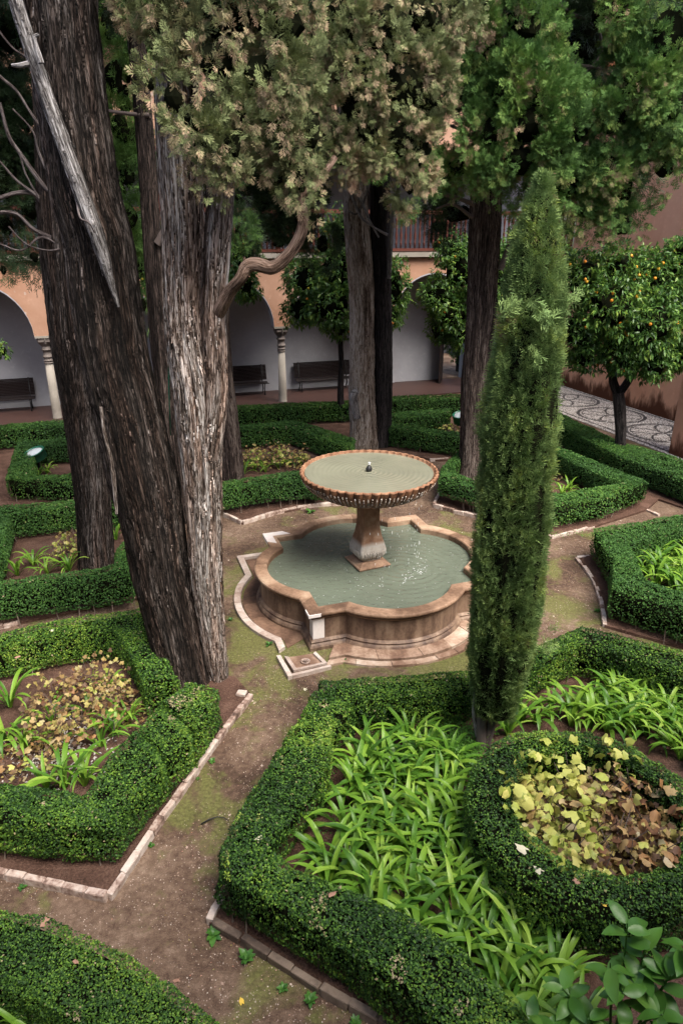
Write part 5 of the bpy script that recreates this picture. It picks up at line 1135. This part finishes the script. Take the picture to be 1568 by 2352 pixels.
def rowed(P0, what, rowh):
    P0 = sorted(P0, key=lambda p: -p.y); y0 = P0[0].y; rows = {}
    for p in P0: rows.setdefault(int((y0 - p.y) / rowh), []).append(p)
    for i, k in enumerate(sorted(rows)):
        for j, p in enumerate(sorted(rows[k], key=lambda q: q.x)): yield p, '%s, %s row from the fountain side, %s from the left' % (what, ORD[min(i, 17)], ORD[min(j, 17)])
def scatter_in(px, spacing, tries=3000):
    W2 = [at(x, y, .05) for x, y in px]; xs = [p.x for p in W2]; ys = [p.y for p in W2]; out = []
    for _ in range(tries):
        p = np.array([[random.uniform(min(xs), max(xs)), random.uniform(min(ys), max(ys)), 0]])
        if inpoly(p, W2)[0] and all(math.hypot(p[0][0] - q_.x, p[0][1] - q_.y) > spacing for q_ in out): out.append(Vector((p[0][0], p[0][1], .04)))
    return out
for p, lb in rowed(scatter_in([(830, 1755), (960, 1700), (1050, 1760), (1050, 1900), (1090, 2030), (1150, 2110), (1250, 2180), (1330, 2300), (1330, 2400), (1230, 2400), (1080, 2270), (930, 2170), (780, 2090), (705, 2040), (760, 1930), (800, 1840)], .215), 'glossy agapanthus in the centre bed', .3):
    clump(p, lb, 'agapanthus massed in the centre bed', 18, .95)
for p, lb in rowed(scatter_in([(1180, 1665), (1240, 1640), (1330, 1615), (1420, 1600), (1570, 1640), (1700, 1700), (1700, 1800), (1560, 1760), (1480, 1700), (1330, 1670)], .18), 'agapanthus behind the round hedge', .3):
    clump(p, lb, 'agapanthus behind the round hedge', 12, .95)
for p, lb in rowed(scatter_in([(1470, 1300), (1560, 1270), (1660, 1260), (1660, 1400), (1560, 1385), (1490, 1345)], .2), 'agapanthus inside the right hedge', .4):
    clump(p, lb, 'agapanthus in the right bed', 12, 1.0)
for x, y, s, lab in ((25, 1625, 1.1, 'large strap leaved clump at the left edge beside the withered vines'), (15, 1700, 1.0, 'strap leaved clump lower at the left edge'), (60, 1720, .8, 'small strap leaved clump among fallen pale leaves'),
                     (150, 1810, 1.1, 'leafy clump just inside the corner of the left hedge'), (195, 1805, .9, 'leafy clump beside the hedge corner on the left'), (110, 1815, .8, 'leafy clump left of the hedge corner clump'), (265, 1690, .8, 'strap leaved clump between withered vines and hedge'), (235, 1715, .8, 'strap leaved clump in the middle of the withered vines'), (250, 1585, .6, 'small upright clump near the fallen orange'), (300, 1660, .7, 'strap leaved clump by the hedge block'), (120, 1660, .7, 'strap leaved clump under the brown vine'), (205, 1640, .6, 'thin strap leaves among the withered vines'),
                     (42, 1322, .9, 'spiky clump at the far left bed'), (78, 1300, .9, 'clump beside the yellow plant in the far left bed'), (160, 1312, .9, 'upright clump at the foot of the dark leaning trunk'), (110, 1318, .8, 'low clump behind the tall left hedge'), (268, 1240, .8, 'dark clump right of the dark leaning trunk'),
                     (1288, 1142, .9, 'strap leaved clump inside the pointed hedge'), (1305, 1128, .7, 'smaller clump inside the pointed hedge'),
                     (1165, 1690, .9, 'strap leaved clump beside the slim cypress and the green lamp'), (90, 1095, .8, 'clump below the green drum lamp'), (110, 1088, .7, 'small clump right of the green drum lamp'),
                     (5, 2395, 1.0, 'long leaves in the dark bottom left corner'), (100, 2420, .9, 'leaves behind the bottom left hedge')):
    clump(at(x, y, .04), lab, None, random.randint(10, 14), s)
for i, (x, y) in enumerate(((560, 1090), (585, 1080), (610, 1085), (640, 1078), (665, 1072), (690, 1070), (600, 1068), (570, 1060), (650, 1060), (625, 1062))):
    clump(at(x, y, .04), 'strap leaved clump with yellowing tips left of the bowl, %s listed from the far side' % ORD[i] if False else 'yellowing strap leaved clump left of the bowl, ' + ('leftmost of the front row', 'second of the front row', 'third of the front row', 'fourth of the front row', 'fifth of the front row', 'rightmost of the front row', 'second of the back row', 'leftmost of the back row', 'rightmost of the back row', 'third of the back row')[i], 'clumps left of the bowl', 10, .8)
# ------------------------------------------------------------------ vines
def lobed_leaf(seed, mat, s=1.0):
    r = random.Random(seed); V = [(0, 0, 0)]; n = 15
    prof = [.35, .78, .9, .8, .92, 1.0, .9, 1.2, .9, 1.0, .92, .8, .9, .78, .35]
    for i in range(n):
        a = R(-165 + 330 * i / (n - 1)); rr0 = prof[i] * .5 * r.uniform(.9, 1.1); V.append((math.cos(a) * rr0 + .1, math.sin(a) * rr0, -abs(math.sin(a)) * rr0 * .25 - rr0 * rr0 * .4 * r.uniform(.2, 1.3) + r.uniform(-.03, .03)))
    T_ = [(0, i, i + 1) for i in range(1, n)]
    return npmesh('leaf', np.array(V) * s, None, mat, T_)
vY = [lobed_leaf(i, M['vineY']) for i in range(6)]; vB = [lobed_leaf(20 + i, M['vineB']) for i in range(6)]
vn = empty('grape_vine', (ic.x, ic.y, 0), 'yellow and brown autumn vine filling the round hedge', 'vine')
RX = ri
def vheight(x, y): return .52 + .24 * (vnoise(np.array([[x * 3, y * 3, 1.]]))[0])
cnt = 0
for k in range(300):
    a = random.uniform(0, 6.283); rr0 = RX * math.sqrt(random.random()) * 1.16
    x, y = ic.x + rr0 * math.cos(a), ic.y + rr0 * math.sin(a)
    # yellow towards the left and far side, brown in the middle and right
    f = (ic.x - x) * .9 / RX + .45 * (rr0 / RX - .6) + random.gauss(0, .28) + .35 * math.sin(a) * (rr0 / RX)
    o = link('leaf', random.choice(vY if f > -.12 else vB), vn, False)
    z = vheight(x, y) + (.08 if rr0 > RX * .9 else 0) + random.uniform(-.12, .06) - (.12 if f <= -.12 else 0)
    o.location = Vector((x, y, z)) - vn.location; s = random.uniform(.085, .15); o.scale = (s, s * random.uniform(.75, 1.05), s * random.uniform(.8, 1.8))
    o.rotation_euler = (random.gauss(.35, .6), random.gauss(0, .6), random.uniform(0, 6.28))
# understory of smaller curled leaves + canes
def vine_stuff(parent, cx, cy, rx_, ry_, zmax, n, size, mat, name='withered_leaves'):
    a = RNG.random(n) * 6.283; rr0 = np.sqrt(RNG.random(n)); P_ = np.c_[cx + rx_ * rr0 * np.cos(a), cy + ry_ * rr0 * np.sin(a), np.zeros(n)]
    P_[:, 2] = .06 + RNG.random(n) ** .8 * zmax * (.35 + 1.1 * fbm(P_ * 3, 2))
    pr = np.array([.3, .8, .75, 1.0, .8, 1.15, .8, 1.0, .75, .8, .3]); an = np.radians(np.linspace(-165, 165, 11)); tp = np.c_[np.cos(an) * pr, np.sin(an) * pr, -.35 * pr ** 2 * np.abs(np.sin(an * 1.5))]; tp = np.vstack([[0, 0, 0], tp])
    Nn = nrm(np.tile([0, -.3, 1.], (n, 1)) + RNG.normal(0, .6, (n, 3))); a1 = nrm(np.cross(Nn, RNG.normal(0, 1, (n, 3)))); b1 = np.cross(Nn, a1); sz = (size * RNG.uniform(.5, 1.3, n))[:, None, None]; curl = RNG.uniform(.2, 2.2, n)[:, None, None]
    V = (P_[:, None] + sz * (a1[:, None] * tp[None, :, 0:1] + b1[:, None] * tp[None, :, 1:2] + Nn[:, None] * tp[None, :, 2:3] * curl)).reshape(-1, 3)
    T_ = np.array([(0, i, i + 1) for i in range(1, 11)]); T_ = (T_[None] + 12 * np.arange(n)[:, None, None]).reshape(-1, 3)
    o = link(name, npmesh(name, V, None, mat, T_, np.repeat(RNG.random(n), 10)), parent); o['kind'] = 'stuff'
vine_stuff(vn, ic.x, ic.y, RX, RX, .56, 2600, .04, M['vineS'])
vine_stuff(vn, ic.x - RX * .5, ic.y, RX * .6, RX * .9, .62, 500, .05, M['vineL'], 'young_leaves')
mb = MB()
for k in range(60):
    a = random.uniform(0, 6.283); rr0 = RX * math.sqrt(random.random()) * .9; x, y = ic.x + rr0 * math.cos(a), ic.y + rr0 * math.sin(a)
    mb.tube([(x, y, 0), (x + random.uniform(-.08, .08), y + random.uniform(-.08, .08), .35), (x + random.uniform(-.25, .25), y + random.uniform(-.2, .2), .66)], [.006, .005, .003], 5)
link('canes', mb.mesh('canes', M['twig']), vn)['kind'] = 'stuff'
def small_vine(c, rx_, ry_, zmax, nparts, nst, label, ymix=.4, ls=.07, mats=None):
    root = empty('withered_vine', (c.x, c.y, 0), label, 'vine')
    for k in range(nparts):
        a = random.uniform(0, 6.283); q_ = math.sqrt(random.random()); x, y = q_ * rx_ * math.cos(a), q_ * ry_ * math.sin(a)
        o = link('leaf', random.choice(vY if random.random() < ymix else vB), root, False); s = random.uniform(.6, 1.2) * ls
        o.location = (x, y, .08 + zmax * (1 - q_ * .5) * random.uniform(.5, 1.05)); o.scale = (s, s, s); o.rotation_euler = (random.gauss(.3, .5), random.gauss(0, .5), random.uniform(0, 6.28))
    vine_stuff(root, c.x, c.y, rx_, ry_, zmax, nst, ls * .4, M['vineS'])
    mb = MB()
    for k in range(24):
        a = random.uniform(0, 6.283); q_ = math.sqrt(random.random()); x, y = c.x + q_ * rx_ * math.cos(a), c.y + q_ * ry_ * math.sin(a)
        mb.tube([(x, y, 0), (x + random.uniform(-.1, .1), y, zmax * .6), (x + random.uniform(-.2, .2), y, zmax * random.uniform(.7, 1.1))], [.005, .004, .002], 4)
    link('canes', mb.mesh('canes', M['twig']), root)['kind'] = 'stuff'
small_vine(at(190, 1660), .6, .72, .5, 150, 700, 'withered brown and yellow vine in the left bed below the trunks', .3, .08)
small_vine(at(60, 1760), .4, .4, .2, 50, 160, 'withered vine lying low at the left edge', .35, .08)
small_vine(at(330, 1640), .35, .35, .12, 40, 160, 'scattered brown leaves near the twin trunk', .15, .07)
small_vine(at(165, 1290), .3, .45, .5, 60, 160, 'yellow leaved plant beside the dark leaning trunk', .95, .09)
small_vine(at(620, 1075), 1.05, .5, .5, 130, 500, 'yellowing flowering plants left of the fountain bowl', .75, .1)
small_vine(at(1030, 1003), .45, .3, .35, 30, 60, 'pale yellow plant near the far green lamp', .9, .1)
small_vine(at(1300, 1105), .5, .3, .1, 24, 80, 'brown fallen leaves inside the pointed hedge', .1, .08)

# pale fallen leaves in the left bed, bright green ground cover near the slim cypress
n = 420; c = at(140, 1735); P_ = np.c_[RNG.normal(c.x, .3, n), RNG.normal(c.y, .28, n), np.full(n, .06)]
V, Q = quads_at(P_, np.tile([0, 0, 1.], (n, 1)), .022 * RNG.uniform(.6, 1.3, n), .5, .3, .2); b = N('bleached_leaf'); M['pale_leaf'] = b.done((.42, .38, .34), .7)
tag(link('leaf_litter', npmesh('leaf_litter', V, Q, M['pale_leaf'])), 'bleached pale leaves littering the soil of the left bed', 'leaf litter', kind='stuff')
n = 5000; P_ = np.c_[RNG.uniform(-3.5, 5.5, n), RNG.uniform(2.8, 13, n), np.full(n, .006)]; kp = np.ones(n, bool)
for k in bedw: kp &= ~inpoly(P_, bedw[k])
kp &= (np.hypot(P_[:, 0] - FC.x, P_[:, 1] - FC.y) > 2.4) & (fbm(P_ * 1.1 + 70, 3) > .48); P_ = P_[kp]
V, Q = quads_at(P_, np.tile([0, 0, 1.], (len(P_), 1)), .007 * RNG.uniform(.5, 1.8, len(P_)), .35, .35, .2)
tag(link('path_litter', npmesh('path_litter', V, Q, M['vineS'], None, RNG.random(len(P_)))), 'dry leaf crumbs and needles strewn over the earth paths', 'leaf litter', kind='stuff')
def cover(cx, cy, sx, sy, n, label, z=.12):
    P_ = np.c_[RNG.normal(cx, sx, n), RNG.normal(cy, sy, n), .05 + RNG.random(n) * z]; V, Q = quads_at(P_, np.tile([0, 0, 1.], (n, 1)), .014 * RNG.uniform(.6, 1.3, n), .7, .5, .2)
    tag(link('ground_cover', npmesh('ground_cover', V, Q, M['ground_cover'], None, RNG.random(n))), label, 'ground cover', kind='stuff')
M['ground_cover'] = leafmat('clover_leaf', [(0, (.04, .12, .015)), (1, (.11, .26, .03))], 2, .3)
c = at(1045, 1735); cover(c.x, c.y, .2, .28, 5000, 'bright green low ground cover at the foot of the slim cypress')
c = at(905, 1700); cover(c.x, c.y, .22, .04, 260, 'few tiny green seedlings below the hedge', .06)
c = at(745, 1835); cover(c.x, c.y, .05, .25, 400, 'green seedlings along the inside of the long hedge', .08)
c = at(1345, 1235); cover(c.x, c.y, .7, .05, 260, 'low green weeds under the pointed hedge', .08)

# ------------------------------------------------------------------ broad leaved shrub, bottom right
def ovate(seed, mat):
    r = random.Random(seed); n = 8; V, Q = [], []
    for i in range(n + 1):
        t = i / n; w = .24 * math.sin(math.pi * t ** .85) ** .8 if 0 < t < 1 else .004; z = -.28 * t * t + .1 * t + .02 * math.sin(t * 9 + seed)
        V += [(t, -w, z + w * .3), (t, 0, z), (t, w, z + w * .3)]
        if i: b_ = 3 * i; Q += [(b_ - 3, b_ - 2, b_ + 1, b_), (b_ - 2, b_ - 1, b_ + 2, b_ + 1)]
    return npmesh('leaf', V, Q, mat, smooth=True)
ov = [ovate(i, M['broad']) for i in range(5)]; wd = [ovate(9 + i, M['weed']) for i in range(3)]
sh = empty('broad_leaved_shrub', at(1470, 2420), 'bright broad leaved shrub in the bottom right corner', 'shrub')
mb = MB()
for (x, y, Y, nL) in ((1180, 2345, 2.75, 4), (1290, 2270, 2.85, 8), (1240, 2360, 2.7, 8), (1350, 2340, 2.7, 10), (1430, 2280, 2.8, 10), (1480, 2180, 2.95, 10), (1540, 2240, 2.85, 10), (1440, 2120, 3.0, 6), (1520, 2330, 2.7, 12), (1400, 2210, 2.9, 6), (1580, 2160, 2.95, 8), (1300, 2420, 2.6, 10), (1450, 2430, 2.6, 12), (1560, 2420, 2.6, 12)):
    p = atY(x, y, Y); b0 = Vector((sh.location.x + (p.x - sh.location.x) * .4, sh.location.y + .1, 0)); mb.tube([b0, b0.lerp(p, .6) + Vector((0, 0, .05)), p], [.01, .008, .004], 6)
    for k in range(nL):
        o = link('leaf', random.choice(ov), sh, False); t = random.uniform(.72, 1.0); q_ = (b0.lerp(p, .6) + Vector((0, 0, .05))).lerp(p, (t - .6) / .4); o.location = q_ - sh.location
        s = random.uniform(.13, .21); o.scale = (s, s, s); o.rotation_euler = (random.gauss(0, .35), random.uniform(-.7, .35), k * 2.4 + random.uniform(-.4, .4))
link('branches', mb.mesh('branches', M['ground_cover']), sh)
# weeds along the edgings
for i, (x, y, s, lab) in enumerate(((490, 2150, .1, 'weed growing at the corner of the dark brick row'), (565, 2205, .09, 'weed beside the second brick of the dark row'), (650, 2272, .055, 'small weed on the mossy path at the bottom'), (712, 2300, .07, 'weed near the middle of the dark brick row'), (815, 2352, .07, 'weed at the bottom edge of the picture'),
        (488, 1750, .05, 'weed against the whitish brick row'), (343, 1942, .035, 'tiny weed at the lower whitish bricks'), (52, 2040, .045, 'weed in front of the left brick row'), (455, 1790, .03, 'tiny weed beside the middle of the whitish row'), (618, 1482, .07, 'weed at the kerb left of the drain box'), (648, 1492, .06, 'weed just right of the kerb weed'), (530, 1425, .05, 'weed at the outer kerb of the fountain gutter'),
        (790, 1522, .06, 'weed between drain box and hedge'), (712, 1178, .13, 'leafy weed on the curved bricks behind the fountain'), (1372, 1405, .07, 'weed at the curved row of the right bed'), (865, 1532, .04, 'tiny weed on the moss before the hedge'), (1550, 1190, .1, 'weed on the path at the right edge'), (350, 1945, .03, 'tiny weed among the lower bricks'), (640, 2190, .03, 'tiny weed on the path'))):
    w = empty('weed', at(x, y, .0), lab, 'weed')
    for k in range(9): o = link('leaf', random.choice(wd), w, False); ss = s * random.uniform(.7, 1.1); o.location = (0, 0, .01); o.scale = (ss, ss * 1.1, ss); o.rotation_euler = (random.uniform(-.2, .2), random.uniform(-.9, -.2), k * 2.4)
# single fallen leaves, fruit and a twig
def single(name, me, p, s, rot, lab, cat): o = link(name, me); o.location = p; o.scale = (s, s * (.6 if cat == 'leaf' else 1), s); o.rotation_euler = rot; tag(o, lab, cat); return o
my = lobed_leaf(50, N('yellow_fallen_leaf').done((.6, .4, .06), .5)); mw_ = lobed_leaf(51, N('cream_fallen_leaf').done((.5, .46, .32), .6)); mp = lobed_leaf(52, N('pinkish_fallen_leaf').done((.27, .15, .1), .7))
for x, y, z, me, s, lab in ((556, 2303, .015, my, .07, 'small yellow leaf lying on the path near the bottom'), (1240, 1998, .72, mw_, .11, 'cream coloured leaf on the near side of the round hedge'), (1205, 1950, .74, mw_, .13, 'large cream leaf at the left of the yellow vine'), (757, 2052, .63, mp, .1, 'pinkish dry leaf on the foreground hedge'), (600, 1918, .63, mw_, .1, 'pale dry leaf on the hedge by the path'), (108, 2110, .63, mp, .1, 'brown leaf on the edge of the bottom left hedge'), (172, 2205, .63, mp, .06, 'small dry leaf on the bottom left hedge'), (1320, 2020, .7, mp, .08, 'brown leaf on the front of the round hedge'), (44, 1566 - 60, .62, mp, .08, 'dry leaf on the left hedge'), (410, 2248, .02, mp, .07, 'brown leaf on the path edge'), (702, 1583, .02, mw_, .07, 'pale leaf on the path near the drain'), (1390, 2078, .7, my, .05, 'orange leaf fragment on the round hedge'), (118, 1447, .62, mw_, .09, 'pale leaf on top of the left hedge'), (390, 1290, .02, mw_, .05, 'pale scrap near the trunk')):
    single('fallen_leaf', me, at(x, y, z), s, (random.uniform(-.3, .3), random.uniform(-.3, .3), random.uniform(0, 6)), lab, 'leaf')
single('fallen_orange', fruit, at(321, 1563, .09), 1, (0, 0, 0), 'fallen orange on the soil under the twin trunk', 'orange')
single('fallen_orange', fruit, at(14, 1279, .09), 1.0, (0, 0, 0), 'fallen orange on the soil at the far left', 'orange')
tw_ = MB().tube([at(462, 1893, .015), at(480, 1882, .03), at(500, 1876, .04), at(515, 1878, .03), at(526, 1886, .015)], [.007, .007, .006, .004, .003], 6)
tag(link('fallen_twig', tw_.mesh('fallen_twig', M['bark4'] if False else M['iron'], True)), 'curved dark twig lying on the earth path', 'twig')

# ------------------------------------------------------------------ garden lamps
def drum_lamp(p, r, h, z0, label, tilt=(0, 0, 0)):
    root = empty('garden_lamp', p, label, 'lamp', None)
    hs = []
    def L(nm, prof, m, n=24):
        o = link(nm, MB().lathe(prof, n).mesh(nm, m, True), root if nm == 'housing' else hs[0], False); hs.append(o)
        if nm == 'housing': o.location.z = z0; o.rotation_euler = tilt
    L('housing', [(r * .86, 0), (r * .98, .02), (r, h), (r * 1.04, h), (r * 1.04, h + .02), (r * .93, h + .02), (r * .93, h - .03), (.01, h - .05)], M['greenp'])
    L('lens', [(r * .9, h - .025), (r * .8, h + .0), (r * .5, h + .03), (.01, h + .04)], M['glass'])
    link('post', MB().tube([(0, 0, 0), (0, 0, z0 + .02)], .03, 8).mesh('post', M['iron']), root, False)
drum_lamp(at(95, 1095), .24, .2, .45, 'green drum floodlight with milky lens inside the left hedge', (.25, -.25, 0))
drum_lamp(at(1058, 1000), .24, .26, .38, 'green drum floodlight half hidden behind the straight reddish trunk', (.2, -.2, 0))
root = empty('spot_lamp', at(1172, 1665), 'small green spotlight with pale glass beside the slim cypress base', 'lamp')
link('housing', MB().lathe([(.055, .16), (.062, .17), (.062, .24), (.05, .27), (.02, .29), (.005, .29)], 16).mesh('housing', M['greenp'], True), root, False)
link('lens', MB().lathe([(.045, .1), (.05, .11), (.05, .16), (.02, .165)], 16).mesh('lens', M['glass'], True), root, False)
link('post', MB().tube([(0, .04, 0), (0, .04, .2)], .012, 6).mesh('post', M['iron']), root, False)
hose = MB().tube([atY(392, 1000, 8.3), atY(388, 900, 8.3), atY(386, 700, 8.4), atY(384, 500, 8.5)], .008, 6)
b = N('green_hose'); tag(link('garden_hose', hose.mesh('garden_hose', b.done((.01, .1, .06), .4), True)), 'thin green hose hanging between the big trunks', 'hose')

tri = 0
for o in bpy.data.objects:
    if o.type == 'MESH' and o.data.users == 1: tri += sum(1 for _ in ()) + len(o.data.loops) - 2 * len(o.data.polygons)
print('triangles', tri, 'objects', len(bpy.data.objects))
